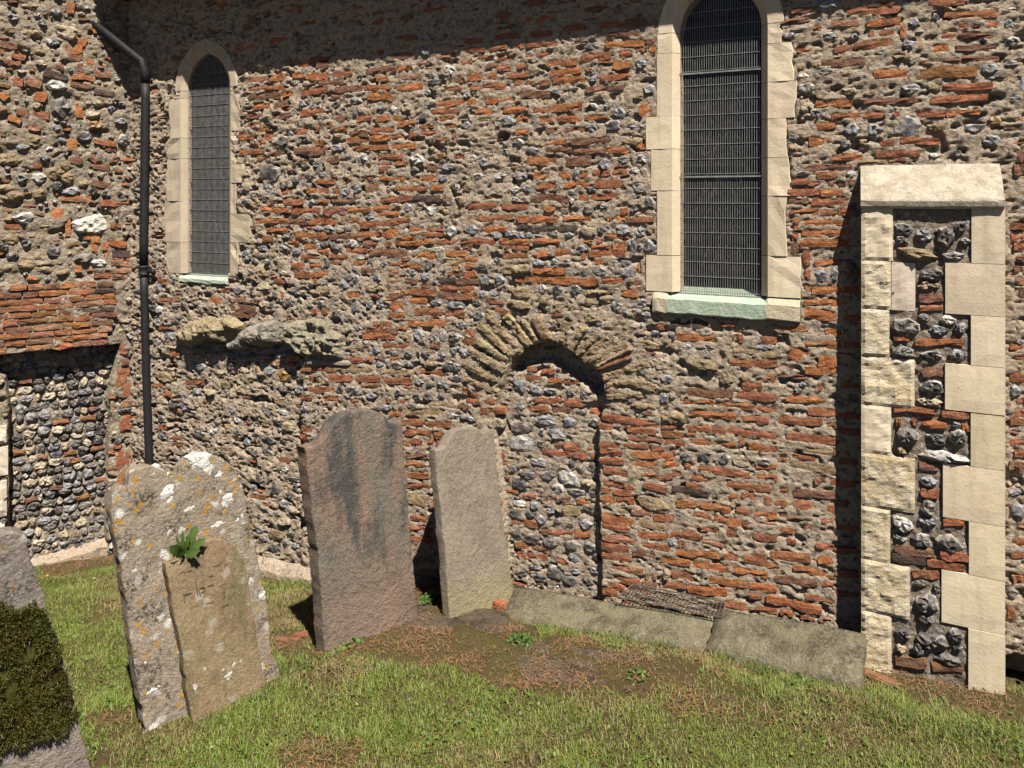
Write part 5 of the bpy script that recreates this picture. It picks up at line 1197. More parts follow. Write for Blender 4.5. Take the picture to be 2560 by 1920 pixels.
win_b = build_window(BIGW, big_left, big_right, 0.012, 0.16, 0.135, 'tall lancet window in pale stone behind a wire guard', 0.0146, 0.094,
                     [zy('U1', 1780, 543), zy('U1', 1780, 1355), BIGW.zb + 0.012], 2, {-1: 0.001, 1: 0.006})
CW, CD = 0.05, 0.035
STONE_TINT = 0.74      # the small window's stone is older and dirtier
win_s = build_window(SMLW, sml_left, sml_right, 0.008, 0.075, 0.125, 'narrow lancet window beside the drainpipe behind a wire guard', 0.0146, 0.094,
                     [SMLW.zb + 0.008], 2, {-1: 0.010, 1: 0.010})


def sill(win, x0, x1, g0, g1, zt, zbot, depth, projn, up, name='sill'):
    xs = sorted(set([x0, g0 - 0.012, g0 + 0.004, g1, g1 + 0.02, x1] + [g0 + (g1 - g0) * k / 8 for k in range(1, 8)] + [x0 + 0.03, x1 - 0.03]))
    rows = []; tints = []
    for i, x in enumerate(xs):
        e = 0.006 if i in (0, len(xs) - 1) else 0.0
        ins = g0 - 0.001 <= x <= g1 + 0.001
        j = random.gauss(0, 0.0025)
        rows.append([MAIN.pt(x, zt + up, -depth), MAIN.pt(x, zt + (0.0 if ins else 0.02), projn - 0.03 + j), MAIN.pt(x, zt - 0.018 + j, projn - e), MAIN.pt(x, zbot + 0.012 + j * 2, projn - e + j),
                     MAIN.pt(x, zbot + j, projn - 0.02), MAIN.pt(x, zbot, -0.05)])
        tints += [(1.0 if ins else 0.0,) * 3] * 6
    v, f = loft(rows)
    me = mesh(name, v, f, tints)
    bm = bmesh.new(); bm.from_mesh(me); bmesh.ops.recalc_face_normals(bm, faces=bm.faces); bm.to_mesh(me); bm.free()
    return link(name, me, win, M['sill'])


sill(win_b, ux('U2', 1272, 780), ux('V2', 495, 800), ux('U2', 1388, 800), ux('U2', 2125, 800), BIGW.zb - 0.004, zy('U2', 1700, 893), 0.16, 0.036, 0.05)
sill(win_s, ux('T2', 1380, 620), ux('T2', 1755, 620), ux('T2', 1395, 620), ux('T2', 1745, 620), SMLW.zb - 0.002, zy('T2', 1570, 645), 0.075, 0.02, 0.02)


# ------------------------------------------------------------------ buttress
def block(plane, u0, u1, z0, z1, hf, hb, amp, res, tint, name, parent, mt, slope=0.0):
    """dressed or rough-faced stone block with softened arrises"""
    nx = max(3, int((u1 - u0) / res) + 1); nz = max(3, int((z1 - z0) / res) + 1)
    g = {}; v = []
    sd_ = random.randint(0, 9999)
    nz_ = fbm(np.linspace(u0, u1, nx)[:, None], np.linspace(z0, z1, nz)[None, :], 0.05, 3, sd_, 0.6)
    for i in range(nx):
        for j in range(nz):
            u = u0 + (u1 - u0) * i / (nx - 1); z = z0 + (z1 - z0) * j / (nz - 1)
            e = (i in (0, nx - 1)) or (j in (0, nz - 1))
            d = hf - (0.003 + amp * 0.4 if e else 0.0)
            if amp: d += amp * nz_[i, j] * (0.5 if e else 1.6)
            uu = u + (random.gauss(0, amp * 0.25) if e and i not in (0, nx - 1) else 0)
            g[i, j] = len(v); v.append(plane.pt(uu, z + slope * (u - u0), d))
    f = [(g[i, j], g[i + 1, j], g[i + 1, j + 1], g[i, j + 1]) for i in range(nx - 1) for j in range(nz - 1)]
    ring = [g[i, 0] for i in range(nx)] + [g[nx - 1, j] for j in range(1, nz)] + [g[i, nz - 1] for i in range(nx - 2, -1, -1)] + [g[0, j] for j in range(nz - 2, 0, -1)]
    for dd in (0.004, hf - hb):
        base = len(v)
        for k in ring:
            p = np.array(v[k]) if dd == 0.004 else np.array(v[k])
            v.append(tuple(p - plane.n * dd))
        n = len(ring)
        for k in range(n):
            k2 = (k + 1) % n
            f.append((ring[k2], ring[k], base + k, base + k2))
        ring = list(range(base, base + n))
    me = mesh(name, v, f, [tint] * len(v))
    bm = bmesh.new(); bm.from_mesh(me); bmesh.ops.recalc_face_normals(bm, faces=bm.faces); bm.to_mesh(me); bm.free()
    return link(name, me, parent, M[mt])


bzt = BUTT.uv('V1', 1500, 1590)[1]


def bh(U, Z):
    return -0.014 + 0.012 * fbm(U, Z, 0.09, 4, 200, 0.6) + 0.005 * fbm(U, Z, 0.02, 2, 203) - 0.012 * sstep(0.25, 0.45, fbm(U, Z, 0.07, 3, 209))


butt = link('buttress', height_grid('buttress', BUTT, bx0 + 0.02, bx1 - 0.02, -0.35, bzt + 0.02, 0.009, bh), church, M['mortar_pink'],
            'buttress of pale quoins with flint and brick filling under a sloping cap stone')


def bz(tile, y, x=1500):
    return BUTT.uv(tile, x, y)[1]


def bu(tile, x, y=800):
    return BUTT.uv(tile, x, y)[0]


LQ = [('V2', 30, 'V2', 465, 1205, 0.006), ('V2', 465, 'V2', 838, 1190, 0.0092), ('V2', 838, 'V2', 1205, 1178, 0.0085), ('V2', 1205, 'V2', 1580, 1372, 0.0098),
      ('V3', 44, 'V3', 415, 1192, 0.005), ('V3', 415, 'V3', 830, 1375, 0.0098), ('V3', 830, 'V3', 1240, 1185, 0.0078), ('V4', 73, 'V4', 470, 1335, 0.0098), ('V4', 470, 'V4', 1250, 1195, 0.0105)]
for ta, ya, tb, yb, xr, amp in LQ:
    t = random.uniform(0.95, 1.08)
    block(BUTT, bx0, bu(ta, xr), bz(tb, yb, 1080) + 0.0015, bz(ta, ya, 1080) - 0.0015, random.uniform(0.0, 0.006), -BPROJ - 0.03, amp, 0.018, (t, t, t), 'quoin', butt,
          'rough_ashlar' if amp > 0.0065 else 'ashlar')
RQ = [('V2', 30, 'V2', 490, 1810), ('V2', 490, 'V2', 890, 1608), ('V2', 890, 'V2', 1277, 1805), ('V2', 1277, 'V2', 1640, 1606), ('V3', 100, 'V3', 525, 1804),
      ('V3', 525, 'V3', 950, 1590), ('V3', 950, 'V3', 1365, 1790), ('V4', 195, 'V4', 610, 1580), ('V4', 610, 'V4', 1250, 1785)]
for ta, ya, tb, yb, xl in RQ:
    t = random.uniform(0.92, 1.08)
    block(BUTT, bu(ta, xl), bx1, bz(tb, yb, 1900) + 0.0015, bz(ta, ya, 1900) - 0.0015, random.uniform(0.0, 0.005), -BPROJ - 0.03, 0.0012, 0.06,
          (t, t * random.uniform(0.97, 1.0), t * random.uniform(0.9, 1.0)), 'quoin', butt, 'ashlar')
block(BUTT, bu('V2', 1195), bu('V2', 1378), bz('V2', 850, 1280), bz('V2', 482, 1280), -0.004, -0.1, 0.004, 0.03, (1.0, 1.0, 1.12), 'stone', butt, 'ashlar')
# sloping cap
cz_top = U_('V1', 1500, 1262)[1]
CAPP = Plane((0, -(BPROJ + 0.026), 0), (1, 0, 0), (0, -1, 0))
c0 = CAPP.uv('V1', 958, 1545)[0]; c1 = CAPP.uv('V1', 2066, 1530)[0]; cz_f = CAPP.uv('V1', 1500, 1540)[1]
rows = []
nn = 14
for i in range(nn):
    x = c0 + (c1 - c0) * i / (nn - 1)
    if i == 0: x += 0.0
    j = random.gauss(0, 0.0015)
    e = 0.004 if i in (0, nn - 1) else 0.0
    rows.append([MAIN.pt(x, cz_top - 0.01, -0.03), MAIN.pt(x, cz_top + j - e, 0.01), MAIN.pt(x, (cz_top + cz_f) / 2 + j, (BPROJ + 0.055) / 2), MAIN.pt(x, cz_f + 0.006 + j - e, BPROJ + 0.023), MAIN.pt(x, cz_f - 0.004, BPROJ + 0.026 - e),
                 MAIN.pt(x, cz_f - 0.03 + j, BPROJ + 0.020), MAIN.pt(x, cz_f - 0.045, BPROJ + 0.010), MAIN.pt(x, cz_f - 0.05, -0.03)])
v, f = loft(rows)
me = mesh('cap_stone', v, f, [(0.98, 0.98, 1.0)] * len(v))
bm = bmesh.new(); bm.from_mesh(me); bmesh.ops.recalc_face_normals(bm, faces=bm.faces); bm.to_mesh(me); bm.free()


def m_cap():
    k = NT('cap_stone')
    col = k.mix(k.ramp(k.noise(13, 6, 0.75), 0.42, 0.6), (0.60, 0.53, 0.42), (0.42, 0.355, 0.265))
    col = k.mix(k.ramp(k.noise(22, 5, 0.7), 0.55, 0.68, 0, 0.85), col, (0.66, 0.61, 0.53))
    col = k.mix(k.ramp(k.noise(30, 4, 0.7), 0.62, 0.7, 0, 0.6), col, (0.20, 0.15, 0.09))
    return k.done(col, 0.93, k.bump(k.noise(60, 5, 0.7), 0.008, 0.9), 0.2)


M['cap'] = m_cap()
link('cap_stone', me, butt, M['cap'])
for u, z, L, T, ang, col, t in parse_bricks(BUTT, BBRICKS):
    v, f, c = brick_piece(BUTT, u, z, L, T, ang, random.uniform(-0.002, 0.006), jit(BC[col]), 1.1)
    link('brick', mesh('brick', v, f, c), butt, M['brick'])
for u, z, W_, H_, kd, t in parse_stones(BUTT, BSTONES):
    v, f, c = lump_piece(BUTT, blob_outline(u, z, W_ * 1.05, H_ * 1.05, 11), 0, -0.016, min(0.035, 0.01 + 0.26 * min(W_, H_)), SC_[kd], 3, 0.24, kd)
    link('flint', mesh('flint', v, f, c), butt, M['flint'] if kd not in 'tc' else M['stone'])

# ------------------------------------------------------------------ roof edge above the picture (it shades the wall top)
EAVE = 0.34
ez = EYE + 1.035 + EAVE * SUN.z / -SUN.y
rv = []; rf = []
for x in (XC - 0.6, 3.2):
    rv += [(x, -EAVE + 0.05, ez + 0.05), (x, -EAVE + 0.05, ez + 0.09), (x, 2.2, ez + 2.2), (x, 2.2, ez + 2.1)]
rf = [(0, 1, 5, 4), (1, 2, 6, 5), (2, 3, 7, 6), (3, 0, 4, 7), (3, 2, 1, 0), (4, 5, 6, 7)]
roof = link('roof_edge', mesh('roof_edge', rv, rf), church, M['roof'])
rv = []
for x in (XC - 0.6, 3.2):
    rv += [(x, -EAVE + 0.07, ez + 0.0), (x, -EAVE + 0.07, ez + 0.06), (x, 0.06, ez + 0.06), (x, 0.06, ez + 0.0)]
link('soffit_board', mesh('soffit_board', rv, rf), church, M['wood'])
gut = []
for x in np.linspace(XC - 0.1, 3.2, 12):
    gut.append([(x, -EAVE + 0.06 + 0.055 * math.cos(a) , ez + 0.055 + 0.055 * math.sin(a)) for a in np.linspace(math.pi, 2 * math.pi, 9)])
v, f = loft(gut, False)
link('gutter', mesh('gutter', v, f), church, M['iron'])
# ------------------------------------------------------------------ side wall at the left
REC = uvl(LEFT, 'C', [(1860, 508), (1790, 720), (1700, 1100), (1670, 1400), (1680, 1659)]) + \
      uvl(LEFT, 'T3', [(850, 100), (830, 300), (825, 700), (815, 1000), (820, 1250), (300, 1420), (62, 1450), (62, 600), (64, 350), (62, 200)]) + \
      uvl(LEFT, 'C', [(150, 1500), (80, 1000), (-120, 900), (-140, 690), (120, 650), (520, 615), (820, 590), (1160, 555)])
RDEP = 0.165


def left_base(U, Z):
    U = np.asarray(U, float); Z = np.asarray(Z, float)
    wob = 0.010 * fbm(U, Z, 0.07, 3, 401)
    return -RDEP * soft_mask(U + wob, Z + wob, REC, 0.004) + 0.03 * fbm(U, Z, 0.5, 2, 405)


_lu, _lz = np.meshgrid(np.arange(-0.2, 2.8, 0.01), np.arange(-1.4, EYE + 3.2, 0.01))
_lt = left_base(_lu, _lz)


def lbase_at(u, z):
    return float(_lt[int(np.clip((z + 1.4) / 0.01 + 0.5, 0, _lt.shape[0] - 1)), int(np.clip((u + 0.2) / 0.01 + 0.5, 0, _lt.shape[1] - 1))])


def left_h(U, Z):
    h = left_base(U, Z) + 0.028 * fbm(U, Z * 1.2, 0.12, 4, 410, 0.6) + 0.007 * fbm(U, Z, 0.022, 2, 420)
    h = h - 0.035 * sstep(0.26, 0.45, fbm(U, Z * 1.3, 0.10, 3, 430))
    return h


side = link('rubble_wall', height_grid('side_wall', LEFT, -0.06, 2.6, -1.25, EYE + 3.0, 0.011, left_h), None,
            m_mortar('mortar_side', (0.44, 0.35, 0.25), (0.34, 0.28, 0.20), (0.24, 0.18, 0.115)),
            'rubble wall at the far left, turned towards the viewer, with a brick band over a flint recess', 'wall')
SBIG = {'brick': [], 'flint': [], 'stone': []}
socc = Occ(-0.1, 2.7, -1.3, EYE + 3.1)
socc.poly(REC)
# brick band above the recess
zt0 = LEFT.uv('T2', 500, 632)[1]; zb0 = LEFT.uv('T2', 500, 1140)[1]
nrow = 10; rh = (zt0 - zb0) / nrow
for r_ in range(nrow):
    z = zt0 - (r_ + 0.5) * rh
    u = 0.10 + random.uniform(0, 0.05) + (0.04 if r_ > 6 else 0)
    while u < 1.35:
        L = random.uniform(0.11, 0.24)
        col = random.choice('rrrddonp') if u > 0.3 else random.choice('rdgop')
        if random.random() < 0.93:
            SBIG['brick'].append((L * rh * 0.7, brick_piece(LEFT, u + L / 2, z + random.gauss(0, 0.002), L - 0.008, rh * 0.78, random.gauss(0, 0.012), lbase_at(u, z + 0.03) + 0.016 + random.gauss(0, 0.003), jit(BC[col], 0.2), 1.1)))
        u += L
    socc.put(0.72, z, 1.3, rh)
for u, z, L, T, ang, col, t in parse_bricks(LEFT, LBRICKS):
    if socc.frac(u, z, L * 0.8, T * 0.7, ang) > 0.3: continue
    socc.put(u, z, L + 0.01, T + 0.01, ang)
    SBIG['brick'].append((L * T, brick_piece(LEFT, u, z, L, T, ang, lbase_at(u, z) + random.uniform(0.008, 0.02), jit(BC[col]), 1.3)))
for u, z, W_, H_, kd, t in parse_stones(LEFT, LSTONES):
    if socc.frac(u, z, W_ * 0.75, H_ * 0.75) > 0.35: continue
    socc.put(u, z, W_, H_)
    hb = lbase_at(u, z)
    if kd == 'R':
        SBIG['brick'].append((W_ * H_, brick_piece(LEFT, u, z, H_, W_, math.pi / 2, hb + 0.012, jit(BC['o']))))
    elif kd in 'tcW':
        SBIG['stone'].append((W_ * H_, crag_piece(LEFT, blob_outline(u, z, W_, H_, 11, 2.6, 0.16), hb - 0.004, min(0.045, 0.012 + 0.25 * min(W_, H_)), 0.016, SC_[kd], 0.9, 0.015)))
    else:
        SBIG['flint'].append((W_ * H_, lump_piece(LEFT, blob_outline(u, z, W_ * 1.05, H_ * 1.05), 0, hb, min(0.04, 0.01 + 0.28 * min(W_, H_)), SC_[kd], 2, 0.28, kd)))
# coursed flints at the back of the recess
zrow = -0.85
while zrow < EYE - 1.1:
    hrow = random.uniform(0.055, 0.095)
    u = 0.05 + random.uniform(0, 0.05)
    while u < 1.15:
        W_ = random.uniform(0.05, 0.125)
        if in_poly(np.array([u + W_ / 2]), np.array([zrow + hrow / 2]), REC)[0]:
            if random.random() < 0.07:
                SBIG['brick'].append((W_ * 0.03, brick_piece(LEFT, u + W_ / 2, zrow + hrow / 2, W_, 0.032, random.gauss(0, 0.1), -RDEP + 0.03, jit(BC[random.choice('rnd')]), 1.2)))
            else:
                kd = random.choice('kkkeeellcct')
                SBIG['flint'].append((W_ * hrow, lump_piece(LEFT, blob_outline(u + W_ / 2, zrow + hrow / 2 + random.gauss(0, 0.008), W_ * 0.98, hrow * random.uniform(0.85, 1.1), 9, 2.5, 0.13), 0, -RDEP - 0.005, random.uniform(0.025, 0.045), SC_[kd], 3, 0.16, kd)))
        u += W_ * 1.0
    zrow += hrow * 0.98
for _ in range(2600):
    u = random.uniform(0, 1.6); z = random.uniform(-0.8, EYE + 2.3)
    W_ = random.uniform(0.03, 0.085); H_ = W_ * random.uniform(0.5, 1.0)
    if _ > 1300: W_ *= 0.5; H_ *= 0.5
    if socc.frac(u, z, W_ + 0.008, H_ + 0.008) > 0.02: continue
    socc.put(u, z, W_ + 0.004, H_ + 0.004)
    hb = lbase_at(u, z)
    if random.random() < 0.3:
        SBIG['brick'].append((W_ * H_, brick_piece(LEFT, u, z, W_ * 1.3, max(0.018, H_ * 0.6), random.gauss(0, 0.15), hb + 0.012, jit(BC[random.choice('rodpn')]), 1.5)))
    else:
        kd = random.choice('kllwcttt')
        SBIG['flint'].append((W_ * H_, lump_piece(LEFT, blob_outline(u, z, W_, H_, 8), 0, hb, 0.008 + 0.28 * H_, SC_[kd], 2, 0.3, kd)))
for kind, mt in (('brick', 'brick'), ('flint', 'flint'), ('stone', 'stone')):
    lst = sorted(SBIG[kind], key=lambda q: -q[0])
    for s, (v, f, c) in lst[:200]:
        link(kind, mesh(kind, v, f, c, smooth=False), side, M[mt])
    if lst[200:]:
        bag = Bag()
        for s, d in lst[200:]:
            bag.add(*d)
        link('small_%s' % kind, mesh('small_%s' % kind, bag.v, bag.f, bag.c), side, M[mt], kind='stuff')
# pale quoins at the near edge of the recess and the cement ledge at its foot
for ya, yb, xr in ((190, 330, 50), (352, 575, 62), (612, 890, 52), (930, 1300, 36)):
    ua = LEFT.uv('T3', xr, (ya + yb) / 2)[0]
    block(LEFT, ua, ua + random.uniform(0.25, 0.4), LEFT.uv('T3', 30, yb)[1] + 0.004, LEFT.uv('T3', 30, ya)[1] - 0.004, 0.03, -0.1, 0.012, 0.03, (0.95, 0.97, 1.08), 'quoin', side, 'ashlar')
rows = []
for k in range(16):
    u = 0.04 + 0.98 * k / 15
    zt = -0.635 - 0.06 * u + random.gauss(0, 0.006)
    rows.append([LEFT.pt(u, zt + 0.05, -RDEP - 0.02), LEFT.pt(u, zt + 0.02, -RDEP + 0.06), LEFT.pt(u, zt, -0.03 + random.gauss(0, 0.01)), LEFT.pt(u, zt - 0.35, -0.02)])
v, f = loft(rows, False)
link('footing', mesh('footing', v, f), side, M['mortar'])


# ------------------------------------------------------------------ drainpipe
def tube(pts, radii, seg=12):
    v = []; f = []
    P = [np.array(p, float) for p in pts]
    for i, p in enumerate(P):
        d = P[min(i + 1, len(P) - 1)] - P[max(i - 1, 0)]
        d /= np.linalg.norm(d)
        s = np.cross(d, (0.3, 1, 0.1)); s /= np.linalg.norm(s); t = np.cross(d, s)
        for k in range(seg):
            a = 2 * math.pi * k / seg
            v.append(tuple(p + (s * math.cos(a) + t * math.sin(a)) * radii[i]))
    for i in range(len(P) - 1):
        for k in range(seg):
            k2 = (k + 1) % seg
            f.append((i * seg + k, i * seg + k2, (i + 1) * seg + k2, (i + 1) * seg + k))
    f.append(tuple(range(seg - 1, -1, -1))); b = (len(P) - 1) * seg
    f.append(tuple(range(b, b + seg)))
    return v, f




def pp_(tile, x, y, h=0.0):
    p = Plane((0, -0.06 - h, 0), (1, 0, 0), (0, -1, 0)); u, z, t = p.uv(tile, x, y)
    return p.pt(u, z)


path = [pp_('T1', 1116, 645), pp_('T1', 1116, 760), pp_('T1', 1112, 1100), pp_('T1', 1106, 1600), pp_('T2', 1104, 300), pp_('T2', 1103, 540), pp_('T2', 1108, 720),
        pp_('T2', 1116, 1100), pp_('T2', 1128, 1500), pp_('T3', 1138, 250), pp_('T3', 1150, 600), pp_('T3', 1160, 900)]
pipe = bpy.data.objects.new('drainpipe', None)
COL.objects.link(pipe); tag(pipe, 'black cast iron drainpipe running down the corner beside the narrow window', 'drainpipe')
pipe.location = (path[-1][0], path[-1][1], path[-1][2])
inv = Matrix.Translation(-Vector(pipe.location))


def pipe_part(name, v, f):
    v = [tuple(np.array(p) - np.array(pipe.location)) for p in v]
    return link(name, mesh(name, v, f, None, True), pipe, M['iron'])


pipe_part('pipe', *tube(path[:6], [0.037] * 6, 14))
pipe_part('pipe', *tube([tuple(np.array(path[5]) - np.array((0, 0, 0.01)))] + path[6:], [0.035] * 7, 14))
c_ = np.array(path[5])
pipe_part('collar', *tube([c_ + (0, 0, 0.045), c_ + (0, 0, 0.04), c_ + (0, 0, 0.025), c_ + (0, 0, 0.02), c_ + (0, 0, -0.025), c_ + (0, 0, -0.03), c_ + (0, 0, -0.045), c_ + (0, 0, -0.05)], [0.039, 0.047, 0.047, 0.043, 0.043, 0.047, 0.047, 0.039], 14))
pipe_part('bolt', *tube([c_ + (0.03, 0.01, -0.01), c_ + (0.07, 0.03, -0.012), c_ + (0.071, 0.03, -0.012), c_ + (0.095, 0.04, -0.012)], [0.018, 0.018, 0.024, 0.024], 8))
c_ = np.array(path[0]); g_ = np.array((path[0][0] + 0.0, -EAVE + 0.08, ez + 0.03))
top_ = pp_('T1', 615, 60, 0.24)
pipe_part('swan_neck', *tube([c_, c_ + (0, 0, 0.10), c_ + (0, -0.04, 0.2), np.array(top_) + (0, 0.03, -0.06), np.array(top_), np.array(top_) + (0, -0.01, 0.12), np.array(top_) + (0, -0.01, 0.3)], [0.037] * 7, 14))
c_ = np.array(top_) + (0, -0.01, 0.06)
pipe_part('collar', *tube([c_, c_ + (0, 0, 0.005), c_ + (0, 0, 0.05), c_ + (0, 0, 0.055)], [0.044, 0.047, 0.047, 0.044], 14))
# ------------------------------------------------------------------ ground
def gz(x, y):
    x = np.asarray(x, float); y = np.asarray(y, float)
    q = np.clip(-y, 0, 8)
    zw = np.interp(x, [-40, -8, -6.1, -4.14, -2.2, -1.55, -0.77, 0.0, 0.7, 2.0, 5, 40], [-1.6, -0.95, -0.72, -0.53, -0.17, -0.10, -0.04, 0.0, 0.03, 0.10, 0.3, 0.5])
    z = zw * (1 - 0.25 * np.clip(q / 2, 0, 1)) + 0.085 * np.minimum(q, 6)
    z = z - 0.055 * (1 - sstep(0.3, 0.75, q)) * sstep(-2.5, -2.2, x) * (1 - sstep(1.4, 1.8, x))
    return z + 0.03 * fbm(x, y, 0.7, 2, 500) + 0.018 * fbm(x, y, 0.16, 2, 510)


def gpt(tile, x, y, lift=0.0):
    """where the sight line meets the ground"""
    sx, sy = px(tile, x, y)
    d = sight(sx, sy)
    a, b = 1.0, 12.0
    for _ in range(40):
        m = (a + b) / 2; p = C0 + d * m
        if p[2] > float(gz(p[0], p[1])) + lift: a = m
        else: b = m
    return C0 + d * a


def proj(P):
    """world points -> display pixels (2212 wide)"""
    r = P - C0
    dep = r @ F_AX
    return (CX + FPX * (r @ R_AX) / dep) * 2212 / 2560, (HY - FPX * r[:, 2] / dep) * 2212 / 2560, dep


gx = np.concatenate([np.arange(-60, -8, 4), np.arange(-8, 3.2, 0.04), np.arange(4, 61, 4)])
gy = np.concatenate([np.arange(-60, -6, 4), np.arange(-5, 0.35, 0.04)])
GX, GY = np.meshgrid(gx, gy)
GZ = gz(GX, GY)
idx = np.arange(GX.size).reshape(GX.shape)
F = np.stack([idx[:-1, :-1], idx[:-1, 1:], idx[1:, 1:], idx[1:, :-1]], -1).reshape(-1, 4)
link('ground', big_mesh('ground', np.stack([GX, GY, GZ], -1).reshape(-1, 3), F, None, True), None, M['soil'], kind='structure')


# ------------------------------------------------------------------ headstones
def headstone(outline, base_px, lean, thick, mt, label, bev=0.012, group='old headstones in a row by the wall', q=None, name='headstone', ndir=(0.927, -0.375)):
    n0 = np.array([ndir[0], ndir[1], 0.0]); n0 /= np.linalg.norm(n0)
    n = n0 * math.cos(lean) + np.array([0, 0, 1.0]) * math.sin(lean)
    p0 = base_px if q is None else q
    pts = []
    for tile, lst in outline:
        for x, y in lst:
            p, t = on_plane(*px(tile, x, y), p0, n)
            pts.append(p)
    org = np.array(p0, float)
    dense = []
    for i in range(len(pts)):
        a, b = pts[i], pts[(i + 1) % len(pts)]
        m = max(1, int(np.linalg.norm(b - a) / 0.035))
        for k in range(m):
            j = RNG.normal(0, 0.0022, 3) if RNG.random() < 0.9 else RNG.normal(0, 0.006, 3)
            dense.append(a + (b - a) * k / m + j - n * np.dot(j, n))
    pts = dense
    bm = bmesh.new()
    fr = [bm.verts.new(Vector(p - org)) for p in pts]
    bk = [bm.verts.new(Vector(p - org - n * thick)) for p in pts]
    front = bm.faces.new(fr); back = bm.faces.new(bk[::-1])
    for i in range(len(fr)):
        j = (i + 1) % len(fr)
        bm.faces.new((fr[j], fr[i], bk[i], bk[j]))
    bmesh.ops.recalc_face_normals(bm, faces=bm.faces)
    eds = [e for e in bm.edges if (e.verts[0] in fr and e.verts[1] in fr) or (e.verts[0] in bk and e.verts[1] in bk)]
    bmesh.ops.bevel(bm, geom=eds, offset=bev, segments=3, affect='EDGES', profile=0.6)
    bmesh.ops.triangulate(bm, faces=bm.faces[:])
    bmesh.ops.subdivide_edges(bm, edges=[e for e in bm.edges if e.calc_length() > 0.09], cuts=2, use_grid_fill=True)
    bmesh.ops.triangulate(bm, faces=bm.faces[:])
    bm.verts.ensure_lookup_table()
    co = np.array([v_.co[:] for v_ in bm.verts])
    dd = 0.010 * fbm(co[:, 0] + co[:, 1] * 0.7, co[:, 2], 0.16, 3, 700) + 0.004 * fbm(co[:, 0] + co[:, 1], co[:, 2], 0.05, 2, 707)
    for v_, d in zip(bm.verts, dd):
        v_.co = v_.co + Vector(n) * float(d)
    me = bpy.data.meshes.new(name); bm.to_mesh(me); bm.free()
    me.polygons.foreach_set('use_smooth', [True] * len(me.polygons))
    try:
        me.set_sharp_from_angle(angle=math.radians(50))
    except Exception:
        pass
    o = link(name, me, None, M[mt], label, 'headstone', group)
    o.location = tuple(org)
    return o, org, n


def wall_pt(tile, x, y, q):
    p, t = on_plane(*px(tile, x, y), (0, -q, 0), np.array([0, -1.0, 0]))
    return p


B_third = wall_pt('T7', 2100, 1400, 0.03)
headstone([('T7', [(1500, 390), (1560, 372), (1590, 340), (1610, 290), (1640, 245), (1680, 215), (1740, 200), (1800, 208), (1838, 232), (1870, 240), (1910, 228), (1950, 228),
                   (1962, 330), (1975, 500), (1992, 720), (2030, 960), (2065, 1200), (2100, 1420)]), ('T7', [(2115, 1620), (1640, 1800), (1610, 1640), (1590, 1350), (1560, 1000), (1530, 700)])],
          B_third, math.radians(9), 0.085, 'grave_grey', 'smaller grey headstone with arched top standing closest to the wall')
B_brown = wall_pt('T8', 1355, 400, 0.60)
headstone([('T7', [(500, 365), (560, 360), (610, 340), (650, 300), (685, 250), (715, 190), (770, 130), (850, 88), (950, 72), (1040, 82), (1110, 122), (1150, 178), (1180, 185), (1205, 165), (1240, 155),
                   (1255, 300), (1270, 500), (1285, 650), (1300, 900), (1322, 1150), (1345, 1380)]), ('T8', [(1375, 600), (690, 950), (655, 780), (630, 400), (600, 0)]), ('T7', [(560, 900), (525, 600)])],
          B_brown, math.radians(7), 0.125, 'grave_brown', 'tall reddish brown headstone with arched top and vertical weather streaks')
B_lich = wall_pt('T4', 2140, 870, 1.52)
lich, L_org, L_n = headstone([('T3', [(850, 860), (868, 770), (898, 695), (930, 657), (962, 668), (972, 705), (985, 640), (995, 590), (1020, 550), (1070, 520), (1150, 505), (1230, 520), (1300, 552), (1370, 565), (1400, 515), (1450, 450),
                   (1520, 415), (1600, 402), (1680, 430), (1750, 480), (1810, 550), (1860, 640), (1890, 750), (1900, 860), (1940, 1000), (1980, 1200), (2020, 1400), (2060, 1620)]),
           ('T4', [(2090, 780), (2140, 880), (2165, 1020), (1170, 1650), (1130, 1480), (1080, 1150), (1030, 850), (985, 500), (940, 200)]), ('T3', [(905, 1150), (870, 980)])],
          B_lich, math.radians(8), 0.11, 'grave_lichen', 'leaning headstone with double arched top spotted with white and orange lichen')
B_slab = np.array(B_lich) + L_n * 0.075
slab, S_org, S_n = headstone([('T3', [(1275, 1262), (1340, 1256), (1400, 1240), (1428, 1180), (1470, 1175), (1500, 1130), (1560, 1090), (1640, 1062), (1730, 1072), (1800, 1112), (1850, 1180), (1882, 1245)]),
           ('T4', [(1890, 150), (1920, 350), (1960, 600), (2000, 800), (2032, 965), (2060, 1100), (1520, 1480), (1485, 1320), (1440, 1100), (1400, 800), (1340, 500), (1300, 260)])],
          B_slab, math.radians(8), 0.07, 'grave_slab', 'smaller worn brown slab with broken top leaning on the lichen spotted headstone', group=None, bev=0.008)
# traces of worn lettering on the slab
ib = Bag()
for pl in ([(1385, 165), (1400, 150), (1420, 155)], [(1440, 150), (1470, 140)], [(1650, 110), (1690, 95), (1700, 75)], [(1720, 100), (1765, 75)], [(1410, 330), (1470, 310)], [(1410, 310), (1415, 350), (1418, 385)],
           [(1535, 275), (1570, 270), (1578, 290), (1545, 312)], [(1525, 290), (1540, 330)], [(1680, 265), (1710, 250), (1745, 235)], [(1720, 270), (1726, 350)], [(1710, 420), (1760, 395)], [(1500, 200), (1520, 330)],
           [(1600, 190), (1640, 175)], [(1600, 260), (1640, 250)], [(1480, 420), (1530, 405)], [(1580, 400), (1640, 380)]):
    w3 = [on_plane(*px('T4', x, y), S_org + S_n * 0.002, S_n)[0] - S_org for x, y in pl]
    for a, b in zip(w3[:-1], w3[1:]):
        bar(ib, a, b, 0.0026, 0.005)
